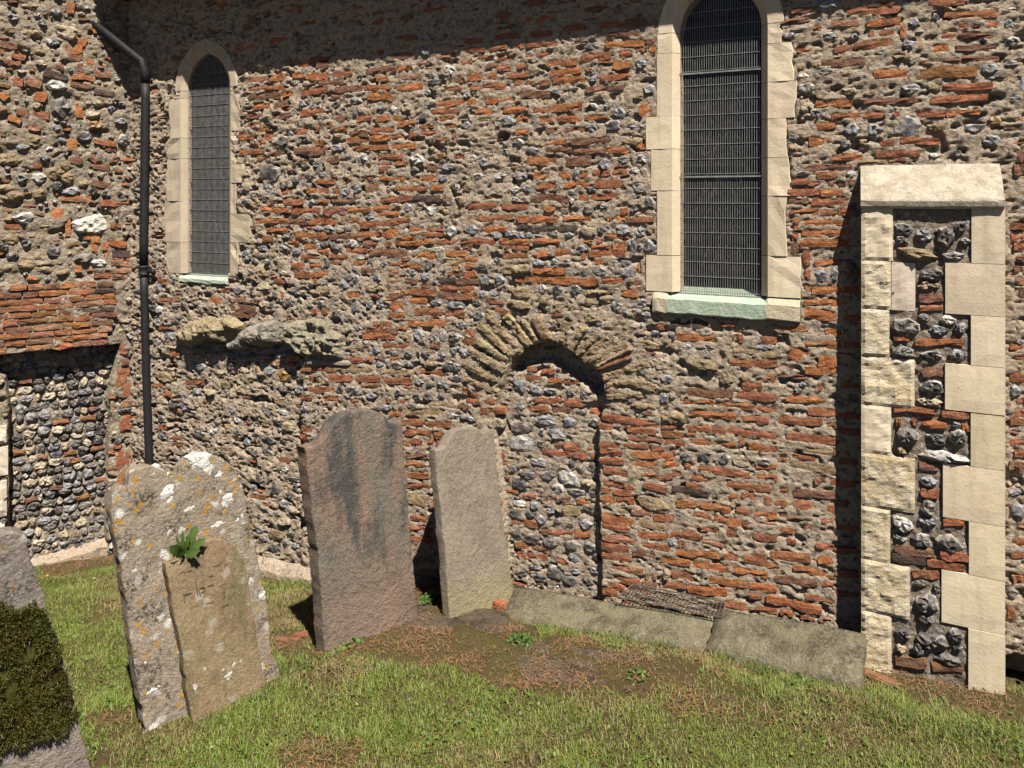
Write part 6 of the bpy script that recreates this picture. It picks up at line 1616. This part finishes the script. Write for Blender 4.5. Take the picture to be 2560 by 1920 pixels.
link('worn_lettering', mesh('worn_lettering', ib.v, ib.f), slab, m_plain('worn_groove', (0.20, 0.15, 0.09), 0.95, 0.0, 0.1), kind='stuff')
B_first = wall_pt('T4', 700, 1690, 2.53)
first, F_org, F_n = headstone([('T3', [(195, 1002), (240, 1250), (300, 1400), (345, 1530)]), ('T4', [(395, 560), (440, 680), (480, 800), (540, 1000), (590, 1270), (640, 1450), (705, 1660), (800, 2000), (-900, 2500)]),
           ('T3', [(-900, 1500), (-700, 1100), (-500, 1075), (-300, 1060), (0, 1028), (100, 1015)])],
          B_first, math.radians(3), 0.10, 'grave_pale', 'pale tilted headstone at the left edge half covered in dark moss')


class FacePlane:
    """plane of a leaning stone: u across, z up the face"""
    def __init__(self, o, u, v, n):
        self.o, self.u, self.v, self.n = o, u, v, n

    def pt(self, a, b, h=0.0):
        return tuple(self.u * a + self.v * b + self.n * h)


def plane_uv(org, n):
    u = np.cross((0, 0, 1.0), n); u /= np.linalg.norm(u)
    return u, np.cross(n, u)


# crusts of white lichen
def crust(stone, org, n, tile, lst, col):
    u_, v_ = plane_uv(org, n)
    fp = FacePlane(org, u_, v_, n)
    for x, y, w_, h_ in lst:
        p, t = on_plane(*px(tile, x, y), org, n)
        l = p - org
        dd = 0.010 * float(fbm(l[0] + l[1] * 0.7, l[2], 0.16, 3, 700)) + 0.004 * float(fbm(l[0] + l[1], l[2], 0.05, 2, 707))
        k = t / FPX / TILES[tile][2]
        v, f, c = crag_piece(fp, blob_outline(float(l @ u_), float(l @ v_), w_ * k * 1.25, h_ * k, 14, 0.0, 0.38), dd - 0.002, 0.0055, 0.009, (col, tuple(x_ * 0.85 for x_ in col)), 0.5, 0.004)
        link('lichen_patch', mesh('lichen_patch', v, f, c), stone, M['stone'])


WL = (0.98, 0.96, 0.92)
crust(lich, L_org, L_n, 'T3', [(1545, 470, 130, 110), (1600, 520, 70, 110), (1285, 700, 110, 100), (1310, 770, 60, 70), (1680, 560, 50, 80), (1745, 770, 70, 110), (1690, 700, 35, 60), (1460, 840, 70, 45), (1670, 960, 100, 45),
                               (1205, 532, 50, 36), (1290, 572, 28, 36), (1860, 890, 34, 40), (1830, 930, 32, 50), (1030, 1310, 50, 40)], WL)
crust(lich, L_org, L_n, 'T4', [(2015, 350, 45, 75), (1170, 1070, 60, 45), (1232, 1025, 42, 45), (1180, 1190, 50, 55), (1110, 845, 26, 30)], WL)
crust(slab, S_org, S_n, 'T4', [(1575, 890, 34, 50), (1800, 875, 40, 60), (1858, 835, 30, 50), (1762, 950, 46, 50), (1500, 1045, 34, 60), (1720, 905, 30, 40)], (0.72, 0.68, 0.60))


# moss cushion on the first headstone
MOSS = [on_plane(*px('T4', x, y), F_org, F_n)[0] for x, y in [(-330, 470), (-200, 400), (-90, 430), (0, 385), (60, 372), (110, 400), (190, 395), (260, 368), (285, 430), (330, 455), (345, 520), (390, 560), (430, 680), (480, 800), (535, 1000),
        (575, 1200), (595, 1265), (560, 1340), (490, 1390), (380, 1370), (300, 1440), (230, 1480), (130, 1560), (0, 1530), (-150, 1600), (-260, 1500), (-340, 1560), (-460, 1380), (-400, 1150), (-520, 980), (-430, 760), (-470, 620)]]
GAPS = [on_plane(*px('T4', x, y), F_org, F_n)[0] for x, y in [(210, 740), (80, 1000), (20, 900), (60, 1060)]]
mu, mv = plane_uv(F_org, F_n)
mp = [((p - F_org) @ mu, (p - F_org) @ mv) for p in MOSS]
a0, a1 = min(p[0] for p in mp), max(p[0] for p in mp); b0, b1 = min(p[1] for p in mp), max(p[1] for p in mp)
mca, mcb = sum(p[0] for p in mp) / len(mp), sum(p[1] for p in mp) / len(mp)
v, f, c = crag_piece(FacePlane(F_org, mu, mv, F_n), [(mca + (a - mca) * 0.9, mcb + (b - mcb) * 0.92) for a, b in mp], -0.004, 0.012, 0.016, ((0.13, 0.115, 0.024), (0.09, 0.088, 0.018)), 0.6, 0.02)
link('moss_cushion', mesh('moss_cushion', v, f, c, True), first, M['leaf'])
n = 40000
A = RNG.uniform(a0, a1, n); B = RNG.uniform(b0, b1, n)
keep = in_poly(A + 0.05 * fbm(A, B, 0.05, 3, 3), B + 0.05 * fbm(A, B, 0.05, 3, 9), mp)
for p in GAPS:
    ga, gb = (p - F_org) @ mu, (p - F_org) @ mv
    keep &= ((A - ga) / 0.025) ** 2 + ((B - gb) / 0.04) ** 2 > RNG.uniform(0.5, 1.6, n)
A, B = A[keep], B[keep]; n = len(A)
lay = 0.020 + 0.026 * (fbm(A, B, 0.07, 2, 31) + 0.3)
base = F_org + A[:, None] * mu + B[:, None] * mv + F_n * (lay * RNG.uniform(0.35, 1.0, n))[:, None]
d = F_n * RNG.uniform(0.5, 1.2, n)[:, None] + mu * RNG.normal(0, 0.55, n)[:, None] + mv * RNG.normal(0.25, 0.6, n)[:, None]
d /= np.linalg.norm(d, axis=1)[:, None]
ln = RNG.uniform(0.010, 0.024, n)[:, None]
sd_ = np.cross(d, RNG.normal(size=(n, 3))); sd_ /= np.linalg.norm(sd_, axis=1)[:, None]
V = np.stack([base - sd_ * 0.0026, base + sd_ * 0.0026, base + d * ln], 1).reshape(-1, 3) - F_org
tn = fbm(A, B, 0.09, 2, 41)[:, None] + RNG.uniform(-0.3, 0.3, n)[:, None]
cg = np.clip(tn + 0.5, 0, 1)
Cc = (1 - cg) * np.array([0.15, 0.115, 0.024]) + cg * np.array([0.14, 0.155, 0.026])
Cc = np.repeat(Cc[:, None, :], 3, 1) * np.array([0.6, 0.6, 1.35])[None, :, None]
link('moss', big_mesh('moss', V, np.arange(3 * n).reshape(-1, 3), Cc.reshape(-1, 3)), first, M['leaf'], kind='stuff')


# ------------------------------------------------------------------ flat slabs
def slab_from(pts, thick, mt, label, name='grave_slab', cat='slab', group=None, nsub=9, rough=0.006):
    """pts: four world corners of the upper face, wall edge first (left, right, right front, left front)"""
    P = [np.array(p, float) for p in pts]
    org = sum(P) / 4
    g = {}; v = []
    for i in range(nsub + 1):
        for j in range(nsub + 1):
            s, t = i / nsub, j / nsub
            p = (P[0] * (1 - s) + P[1] * s) * (1 - t) + (P[3] * (1 - s) + P[2] * s) * t
            e = (i in (0, nsub)) or (j in (0, nsub))
            p = p + np.array([0, 0, float(fbm(p[0], p[1], 0.12, 3, 800)) * rough * 2 - (0.012 if e else 0)])
            if e:
                p[:2] += RNG.normal(0, rough * 0.7, 2)
            g[i, j] = len(v); v.append(tuple(p - org))
    f = [(g[i, j + 1], g[i + 1, j + 1], g[i + 1, j], g[i, j]) for i in range(nsub) for j in range(nsub)]
    ring = [g[i, 0] for i in range(nsub + 1)] + [g[nsub, j] for j in range(1, nsub + 1)] + [g[i, nsub] for i in range(nsub - 1, -1, -1)] + [g[0, j] for j in range(nsub - 1, 0, -1)]
    b = len(v)
    for k in ring:
        v.append((v[k][0], v[k][1], v[k][2] - thick))
    n = len(ring)
    for k in range(n):
        f.append((ring[(k + 1) % n], ring[k], b + k, b + (k + 1) % n))
    me = mesh(name, v, f, [(1, 1, 1)] * len(v), True)
    bm = bmesh.new(); bm.from_mesh(me); bmesh.ops.recalc_face_normals(bm, faces=bm.faces); bm.to_mesh(me); bm.free()
    o = link(name, me, None, M[mt], label, cat, group)
    o.location = tuple(org)
    return o


SG = 'stone slabs in the grass along the wall'
slab_from([wall_pt('D', 1551, 1309, 0.06), wall_pt('D', 1872, 1363, 0.235), wall_pt('D', 1858, 1482, 0.47), wall_pt('D', 1524, 1396, 0.34)], 0.09, 'ledger',
          'grey green stone slab propped against the foot of the buttress', group=SG)
slab_from([wall_pt('D', 1112, 1262, 0.03), wall_pt('D', 1548, 1334, 0.10), wall_pt('D', 1536, 1404, 0.33), wall_pt('D', 1085, 1330, 0.36)], 0.08, 'ledger',
          'long weathered slab at the wall foot under the blocked doorway', group=SG)
slab_from([gpt('D', 1130, 1372, 0.006), gpt('D', 1480, 1425, 0.0), gpt('D', 1300, 1500, 0.0), gpt('D', 1050, 1455, 0.006)], 0.08, 'ledger_dark',
          'flat dark slab half buried among dry needles in the lawn', group=SG)
slab_from([gpt('D', 905, 1300, 0.02), gpt('D', 1105, 1318, 0.02), gpt('D', 1085, 1372, 0.01), gpt('D', 860, 1350, 0.005)], 0.08, 'ledger_dark',
          'mossy slab edge between the brown and the small grey headstone', group=SG)


# ------------------------------------------------------------------ wire covers over the vents
def wire_cover(c, nu, nv, label):
    org = sum(np.array(p) for p in c) / 4
    c = [np.array(p) - org for p in c]
    bag = Bag(); q = lambda s, t: (c[0] * (1 - s) + c[1] * s) * (1 - t) + (c[3] * (1 - s) + c[2] * s) * t
    for i in range(nu + 1):
        bar(bag, q(i / nu, 0), q(i / nu, 1), 0.0028, 0.0028)
    for j in range(nv + 1):
        bar(bag, q(0, j / nv), q(1, j / nv), 0.0028, 0.0028)
    e = bpy.data.objects.new('vent_cover', None); COL.objects.link(e); e.location = tuple(org)
    tag(e, label, 'wire cover', 'wire covers at the wall foot')
    link('wire_net', mesh('wire_net', bag.v, bag.f), e, M['rusty'], kind='stuff')
    for i in range(4):
        b2 = Bag(); bar(b2, c[i], c[(i + 1) % 4], 0.006, 0.006)
        link('frame_bar', mesh('frame_bar', b2.v, b2.f), e, M['rusty'])


wire_cover([wall_pt('D', 1368, 1262, 0.012), wall_pt('D', 1568, 1300, 0.012), wall_pt('D', 1560, 1334, 0.13), wall_pt('D', 1335, 1290, 0.13)], 26, 7,
           'rusty wire mesh cover at the wall foot left of the propped slab')
wire_cover([wall_pt('D', 893, 1240, 0.012), wall_pt('D', 950, 1250, 0.012), wall_pt('D', 948, 1268, 0.10), wall_pt('D', 890, 1258, 0.10)], 9, 5,
           'small wire mesh cover between the brown and the grey headstone')


# ------------------------------------------------------------------ broken bricks lying on the ground
def rubble(tile, x, y, L, W_, H_, rot, col, label):
    p = gpt(tile, x, y)
    org = np.array([p[0], p[1], float(gz(p[0], p[1]))])
    pl = Plane((0, 0, 0), (math.cos(rot), math.sin(rot), 0), (math.sin(rot), -math.cos(rot), 0))
    bm = bmesh.new()
    bmesh.ops.create_cube(bm, size=1.0)
    bmesh.ops.bevel(bm, geom=bm.edges[:], offset=0.12, segments=2, affect='EDGES')
    for v_ in bm.verts:
        v_.co = Vector((v_.co.x * L, v_.co.y * W_, v_.co.z * H_)) + Vector(RNG.normal(0, 0.003, 3))
    me = bpy.data.meshes.new('brick_fragment'); bm.to_mesh(me); bm.free()
    a = me.color_attributes.new('tint', 'FLOAT_COLOR', 'POINT')
    a.data.foreach_set('color', np.tile(np.array([*col, 1.0], dtype=np.float32), len(me.vertices)))
    o = link('brick_fragment', me, None, M['brick'], label, 'brick', 'broken bricks lying on the ground')
    o.location = tuple(org + (0, 0, H_ * 0.28)); o.rotation_euler = (random.uniform(-0.15, 0.15), random.uniform(-0.15, 0.15), rot)


rubble('D', 1081, 1312, 0.115, 0.07, 0.05, 0.1, (0.45, 0.17, 0.09), 'orange broken brick on the slab beside the small grey headstone')
rubble('D', 1018, 1290, 0.05, 0.05, 0.05, 0.6, (0.36, 0.14, 0.09), 'small reddish lump against the foot of the small grey headstone')
rubble('D', 650, 1376, 0.10, 0.05, 0.03, 0.5, (0.36, 0.15, 0.09), 'flat brick piece in the grass left of the brown headstone')
rubble('D', 612, 1388, 0.09, 0.05, 0.03, 0.2, (0.34, 0.16, 0.10), 'half buried brick piece right of the lichen spotted headstone')
rubble('D', 1905, 1472, 0.17, 0.07, 0.03, -0.2, (0.33, 0.17, 0.10), 'long brick piece in the grass in front of the buttress')

# ------------------------------------------------------------------ grass, litter and weeds
BARE = [([(700, 1430), (780, 1380), (900, 1310), (1080, 1310), (1170, 1340), (1130, 1400), (1060, 1450), (900, 1440), (800, 1420)], 0.03),
        ([(1050, 1440), (1130, 1378), (1240, 1372), (1400, 1430), (1500, 1425), (1510, 1470), (1400, 1500), (1240, 1505), (1100, 1490)], 0.05),
        ([(1410, 1470), (1480, 1440), (1620, 1490), (1700, 1530), (1640, 1580), (1550, 1580), (1440, 1540)], 0.35),
        ([(1870, 1440), (2212, 1505), (2300, 1570), (2200, 1560), (2050, 1522), (1900, 1485)], 0.08),
        ([(1080, 1255), (1350, 1270), (1560, 1315), (1880, 1360), (1862, 1482), (1700, 1440), (1530, 1396), (1330, 1362), (1085, 1325)], 0.0),
        ([(190, 1540), (330, 1520), (340, 1615), (220, 1670)], 0.30),
        ([(610, 1620), (700, 1585), (755, 1615), (740, 1680), (620, 1680)], 0.22),
        ([(60, 1230), (240, 1165), (255, 1215), (110, 1255)], 0.03),
        ([(590, 1380), (670, 1360), (690, 1410), (610, 1440)], 0.10),
        ([(860, 1220), (1000, 1240), (1000, 1330), (900, 1320)], 0.05),
        ([(540, 1200), (680, 1215), (680, 1245), (540, 1230)], 0.05)]


def lawn_density(dx, dy):
    dn = np.ones(len(dx))
    wx = dx + 60 * fbm(dx, dy, 60, 3, 901); wy = dy + 30 * fbm(dx, dy, 60, 3, 902)
    bare = np.zeros(len(dx))
    for poly, k in BARE:
        m = in_poly(wx, wy, poly) | in_poly(dx, dy, poly) if k == 0.0 else in_poly(wx, wy, poly)
        dn[m] = np.minimum(dn[m], k)
        bare[m] = np.maximum(bare[m], 1 - k)
    return dn, bare


def scatter(n):
    """ground points, denser near the camera, limited to what the lens could see from nearby"""
    q = RNG.uniform(0, 5.4, n); X = RNG.uniform(-7.2, 2.8, n)
    P = np.stack([X, -q, gz(X, -q)], 1)
    dx, dy, dep = proj(P)
    k = (dep > 0.5) & (dx > -600) & (dx < 2900) & (dy < 4200) & ((dy < 1900) | (RNG.random(n) < 0.6)) & (RNG.random(n) < np.clip((4.6 / np.maximum(dep, 0.5)) ** 1.3, 0, 1))
    side_ok = (P - LEFT.o) @ LEFT.n > 0.02
    k &= side_ok
    return P[k], dx[k], dy[k]


P, dx, dy = scatter(1450000)
dn, bare = lawn_density(dx, dy)
patch = fbm(P[:, 0], P[:, 1], 0.45, 3, 920)
dn = dn * np.clip(0.85 + 1.2 * fbm(P[:, 0], P[:, 1], 0.16, 2, 930), 0.25, 1)
k = RNG.random(len(P)) < dn
P, patch = P[k], patch[k]
n = len(P)
ht = RNG.gamma(4.0, 0.0047, n) * (1 + 0.9 * fbm(P[:, 0], P[:, 1], 0.25, 2, 940))
ht = np.clip(ht, 0.008, 0.07)
az = RNG.uniform(0, 2 * math.pi, n); ln = RNG.uniform(0.2, 1.25, n)
d = np.stack([np.cos(az) * np.sin(ln), np.sin(az) * np.sin(ln), np.cos(ln)], 1)
d2 = d + np.array([0, 0, -0.45]) * RNG.uniform(0.2, 1.2, n)[:, None]; d2 /= np.linalg.norm(d2, axis=1)[:, None]
s = np.stack([-np.sin(az), np.cos(az), np.zeros(n)], 1) * (RNG.uniform(0.0011, 0.0024, n))[:, None]
mid = P + d * (ht * 0.55)[:, None]; tip = mid + d2 * (ht * 0.6)[:, None]
V = np.stack([P - s, P + s, mid + s * 0.8, mid - s * 0.8, tip], 1)
straw = np.clip(0.29 - 1.1 * patch + RNG.normal(0, 0.22, n), 0, 1)
straw = np.where(straw > 0.55, 1.0, straw * 0.5)[:, None]
g1 = np.array([0.19, 0.285, 0.045]); g2 = np.array([0.35, 0.395, 0.085]); st = np.array([0.42, 0.32, 0.15])
mixg = RNG.random(n)[:, None]
col = (g1 * (1 - mixg) + g2 * mixg) * (1 - straw) + st * straw
col = col * RNG.uniform(0.6, 1.25, n)[:, None]
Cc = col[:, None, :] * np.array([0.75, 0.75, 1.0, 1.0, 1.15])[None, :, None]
b = np.arange(n)[:, None] * 5
tri = np.concatenate([b + np.array([[0, 1, 2]]), b + np.array([[0, 2, 3]]), b + np.array([[3, 2, 4]])], 0)
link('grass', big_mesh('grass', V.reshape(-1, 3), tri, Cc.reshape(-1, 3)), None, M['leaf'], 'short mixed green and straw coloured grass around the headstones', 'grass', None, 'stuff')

# longer tufts against the stones and slabs
TUFT = [('D', 640, 1440, 0.10, 160), ('D', 600, 1452, 0.08, 140), ('D', 470, 1560, 0.10, 160), ('D', 560, 1500, 0.10, 160), ('D', 320, 1625, 0.12, 200), ('D', 760, 1390, 0.10, 120), ('D', 1440, 1395, 0.10, 200),
        ('D', 1560, 1420, 0.08, 180), ('D', 1650, 1450, 0.10, 260), ('D', 1760, 1475, 0.12, 260), ('D', 1850, 1500, 0.12, 220), ('D', 2000, 1560, 0.18, 300), ('D', 1900, 1540, 0.16, 300), ('D', 1290, 1360, 0.10, 180), ('D', 1200, 1345, 0.08, 140),
        ('D', 1350, 1370, 0.10, 200), ('D', 640, 1260, 0.18, 200), ('D', 110, 1262, 0.12, 140), ('D', 900, 1560, 0.14, 240), ('D', 1250, 1560, 0.14, 240), ('D', 2130, 1600, 0.2, 300)]
bag = []
for t_, x, y, r_, m in TUFT:
    c_ = gpt(t_, x, y)
    a = RNG.uniform(0, 2 * math.pi, m); rr = r_ * np.sqrt(RNG.random(m)) * 0.9
    bag.append(np.stack([c_[0] + rr * np.cos(a), c_[1] + rr * np.sin(a)], 1))
XY = np.concatenate(bag); n = len(XY)
P = np.stack([XY[:, 0], XY[:, 1], gz(XY[:, 0], XY[:, 1])], 1)
ht = RNG.uniform(0.02, 0.055, n); az = RNG.uniform(0, 2 * math.pi, n); ln = RNG.uniform(0.1, 0.9, n)
d = np.stack([np.cos(az) * np.sin(ln), np.sin(az) * np.sin(ln), np.cos(ln)], 1)
d2 = d + np.array([0, 0, -0.6]) * RNG.uniform(0.2, 1.2, n)[:, None]; d2 /= np.linalg.norm(d2, axis=1)[:, None]
s = np.stack([-np.sin(az), np.cos(az), np.zeros(n)], 1) * (RNG.uniform(0.0014, 0.0028, n))[:, None]
mid = P + d * (ht * 0.55)[:, None]; tip = mid + d2 * (ht * 0.6)[:, None]
V = np.stack([P - s, P + s, mid + s * 0.8, mid - s * 0.8, tip], 1)
m_ = RNG.random(n)[:, None]
col = np.where(RNG.random(n)[:, None] < 0.12, np.array([[0.42, 0.32, 0.15]]), np.array([0.12, 0.20, 0.03]) * (1 - m_) + np.array([0.22, 0.28, 0.05]) * m_) * RNG.uniform(0.7, 1.2, n)[:, None]
b = np.arange(n)[:, None] * 5
tri = np.concatenate([b + np.array([[0, 1, 2]]), b + np.array([[0, 2, 3]]), b + np.array([[3, 2, 4]])], 0)
link('grass_tufts', big_mesh('grass_tufts', V.reshape(-1, 3), tri, np.repeat(col, 5, 0)), None, M['leaf'], 'longer grass tufts against the slabs and headstones', 'grass', None, 'stuff')

# dry needles
P, dx, dy = scatter(420000)
dn, bare = lawn_density(dx, dy)
k = RNG.random(len(P)) < np.clip(0.05 + 0.6 * bare, 0, 1) * np.clip(0.5 + 1.6 * fbm(P[:, 0], P[:, 1], 0.2, 2, 950), 0.05, 1)
# keep the slab tops mostly clear
k &= ~in_poly(dx, dy, [(1540, 1300), (1880, 1355), (1862, 1480), (1530, 1392)])
P = P[k]; n = len(P)
az = RNG.uniform(0, 2 * math.pi, n); hl = RNG.uniform(0.006, 0.02, n)[:, None]
d = np.stack([np.cos(az), np.sin(az), RNG.normal(0.05, 0.25, n)], 1)
s = np.stack([-np.sin(az), np.cos(az), np.zeros(n)], 1) * 0.0011
P = P + np.array([0, 0, 0.010]) + np.array([0, 0, 1.0]) * RNG.uniform(0, 0.012, n)[:, None]
V = np.stack([P - d * hl - s, P - d * hl + s, P + d * hl + s, P + d * hl - s], 1)
col = np.array([0.30, 0.145, 0.058]) * RNG.uniform(0.35, 1.5, n)[:, None] * np.array([1, 1, 1]) + RNG.uniform(0, 0.05, n)[:, None]
link('needle_litter', big_mesh('needle_litter', V.reshape(-1, 3), np.arange(4 * n).reshape(-1, 4), np.repeat(col, 4, 0)), None, M['dry'], 'orange brown dry needles strewn over the bare ground and slabs', 'litter', None, 'stuff')


# broad little leaves of clover and weeds through the lawn
def leaf_fan(P, size, tint, lift, name, label, mt='leaf', kind='stuff', cat='weeds'):
    n = len(P); m = 6
    az = RNG.uniform(0, 2 * math.pi, n); tl = RNG.uniform(0.1, 0.8, n)
    nrm = np.stack([np.cos(az) * np.sin(tl), np.sin(az) * np.sin(tl), np.cos(tl)], 1)
    a = np.cross(nrm, RNG.normal(size=(n, 3))); a /= np.linalg.norm(a, axis=1)[:, None]; b_ = np.cross(nrm, a)
    C_ = P + np.array([0, 0, 1.0]) * lift[:, None]
    ring = []
    for k in range(m):
        an = 2 * math.pi * k / m
        r = size * (1.0 if k not in (0,) else 1.35)
        ring.append(C_ + (a * math.cos(an) + b_ * math.sin(an) * 0.75) * r[:, None] + nrm * (size * 0.15)[:, None])
    V = np.stack([C_] + ring, 1).reshape(-1, 3)
    b0 = np.arange(n)[:, None] * (m + 1)
    tri = np.concatenate([b0 + np.array([[0, 1 + k, 1 + (k + 1) % m]]) for k in range(m)], 0)
    cc = np.repeat(tint, m + 1, 0)
    return V, tri, cc


P, dx, dy = scatter(82000)
dn, bare = lawn_density(dx, dy)
cl = fbm(P[:, 0], P[:, 1], 0.22, 2, 960)
k = (RNG.random(len(P)) < 0.45 * (dn > 0.5)) & (cl > 0.10) | (RNG.random(len(P)) < 0.02 * (dn > 0.5))
P = P[k]; n = len(P)
size = RNG.uniform(0.004, 0.010, n); size[RNG.random(n) < 0.05] *= 1.5
tint = (np.array([0.10, 0.19, 0.03]) + RNG.random(n)[:, None] * np.array([0.12, 0.14, 0.02])) * RNG.uniform(0.7, 1.2, n)[:, None]
V, tri, cc = leaf_fan(P, size, tint, RNG.uniform(0.008, 0.03, n), 'weeds', '')
link('clover', big_mesh('clover', V, tri, cc), None, M['leaf'], 'low clover and small weed leaves spread through the lawn', 'weeds', None, 'stuff')

# leafy clumps that can be told apart
def clump(name, tile, x, y, r, nl, size, tint, label, hgt=0.05, at=None):
    c = gpt(tile, x, y) if at is None else at
    n = nl
    rr = r * np.sqrt(RNG.random(n)); an = RNG.uniform(0, 2 * math.pi, n)
    X = c[0] + rr * np.cos(an); Y = c[1] + rr * np.sin(an)
    Z = gz(X, Y) if at is None else np.full(n, c[2])
    P = np.stack([X, Y, Z], 1) - c
    lift = hgt * (1.05 - (rr / r) ** 2) * RNG.uniform(0.4, 1.0, n)
    tt = np.array(tint) * RNG.uniform(0.65, 1.35, n)[:, None]
    V, tri, cc = leaf_fan(P, np.full(n, size * 0.75) * RNG.uniform(0.6, 1.3, n), tt, lift, '', '')
    o = link(name, big_mesh(name, V, tri, cc), None, M['leaf'], label, 'plant')
    o.location = tuple(c)
    return o


clump('clover_clump', 'D', 932, 1297, 0.085, 170, 0.017, (0.09, 0.20, 0.03), 'dark green clover clump between the brown and the grey headstone', 0.06)
clump('weed_clump', 'D', 1100, 1268, 0.045, 26, 0.014, (0.30, 0.34, 0.06), 'yellow green weed sprouting at the right foot of the small grey headstone', 0.10)
clump('weed_clump', 'D', 1128, 1385, 0.09, 120, 0.013, (0.11, 0.20, 0.03), 'low leafy clump at the wall side of the half buried dark slab', 0.03)
clump('weed_clump', 'D', 745, 1395, 0.12, 60, 0.016, (0.17, 0.27, 0.05), 'bright weed clump at the foot of the brown headstone', 0.05)
clump('weed_clump', 'D', 168, 1547, 0.06, 26, 0.016, (0.15, 0.26, 0.05), 'small broad leaved weed between the mossy and the lichen spotted headstones', 0.03)
clump('weed_clump', 'D', 1375, 1465, 0.07, 36, 0.014, (0.15, 0.25, 0.05), 'small weed clump on the ridge below the long slab', 0.05)


# lobed plant rooted in the broken top of the worn slab
def lobed_leaf(base, tip, width, droop, tint, parent, org):
    b_ = np.array(base); t_ = np.array(tip); ax = t_ - b_; L = np.linalg.norm(ax); ax /= L
    view = C0 - b_; view /= np.linalg.norm(view)
    s = np.cross(ax, view); s /= np.linalg.norm(s)
    nrm = np.cross(s, ax)
    v = []; f = []; c = []
    m = 11
    for i in range(m):
        t = i / (m - 1)
        w_ = width * math.sin(min(1.0, t * 1.1 + 0.05) * math.pi) ** 0.7 * (1.0 if i % 2 else 0.62) * (0.45 + 0.8 * t if t < 0.7 else 1)
        p = b_ + ax * (L * t) + nrm * (0.25 * L * math.sin(t * math.pi)) * droop
        for k in (-1, 0, 1):
            v.append(tuple(p + s * w_ * k + nrm * (0.25 * w_ * abs(k)) - org)); c.append(tuple(x * (1.2 if k == 0 else 1.0) * random.uniform(0.85, 1.15) for x in tint))
    for i in range(m - 1):
        for k in range(2):
            a = i * 3 + k
            f.append((a, a + 1, a + 4, a + 3))
    link('leaf', mesh('leaf', v, f, c, True), parent, M['leaf'])


root = on_plane(*px('T3', 1405, 1195), S_org - S_n * 0.03, S_n)[0]
weed = bpy.data.objects.new('leafy_weed', None); COL.objects.link(weed); weed.location = tuple(root)
tag(weed, 'bright green lobed weed growing from the broken top of the worn slab', 'plant')
for (x, y, out, w_, dr) in ((1535, 915, 0.02, 0.036, 0.3), (1615, 1035, 0.05, 0.034, 0.3), (1275, 1105, 0.06, 0.040, 0.3), (1370, 1170, 0.07, 0.030, 0.2), (1560, 1150, 0.08, 0.034, 0.3),
                            (1400, 960, 0.0, 0.014, 0.3), (1340, 1015, 0.0, 0.012, 0.2), (1470, 1010, 0.03, 0.016, 0.3)):
    tip = on_plane(*px('T3', x, y), S_org + S_n * out, S_n)[0]
    lobed_leaf(root, tip, w_, dr, (0.10, 0.165, 0.035), weed, np.array(root))


# little flowers in the lawn
def flower(x, y, tile, col, size, label, group=None):
    p = gpt(tile, x, y)
    v = [(0, 0, 0.045)]; f = []; c = [(0.5, 0.35, 0.02)]
    for k in range(10):
        r_ = size if k % 2 == 0 else size * 0.55
        v.append((r_ * math.cos(k * 0.628), r_ * math.sin(k * 0.628), 0.05)); c.append(col)
    f = [(0, 1 + k, 1 + (k + 1) % 10) for k in range(10)]
    b0 = len(v)
    v += [(-0.001, 0, 0), (0.001, 0, 0), (0.001, 0, 0.045), (-0.001, 0, 0.045)]; c += [(0.1, 0.16, 0.03)] * 4
    f.append((b0, b0 + 1, b0 + 2, b0 + 3))
    o = link('flower', mesh('flower', v, f, c), None, M['leaf'], label, 'flower', group)
    p[2] = float(gz(p[0], p[1])); o.location = tuple(p); o.rotation_euler = (0.5, 0.1, 0.3)


flower(375, 1375, 'T3', (0.75, 0.55, 0.02), 0.014, 'single yellow flower in the grass near the flint recess')
flower(735, 1395, 'T3', (0.8, 0.8, 0.75), 0.010, 'tiny white flower in the grass left of the lichen spotted headstone')
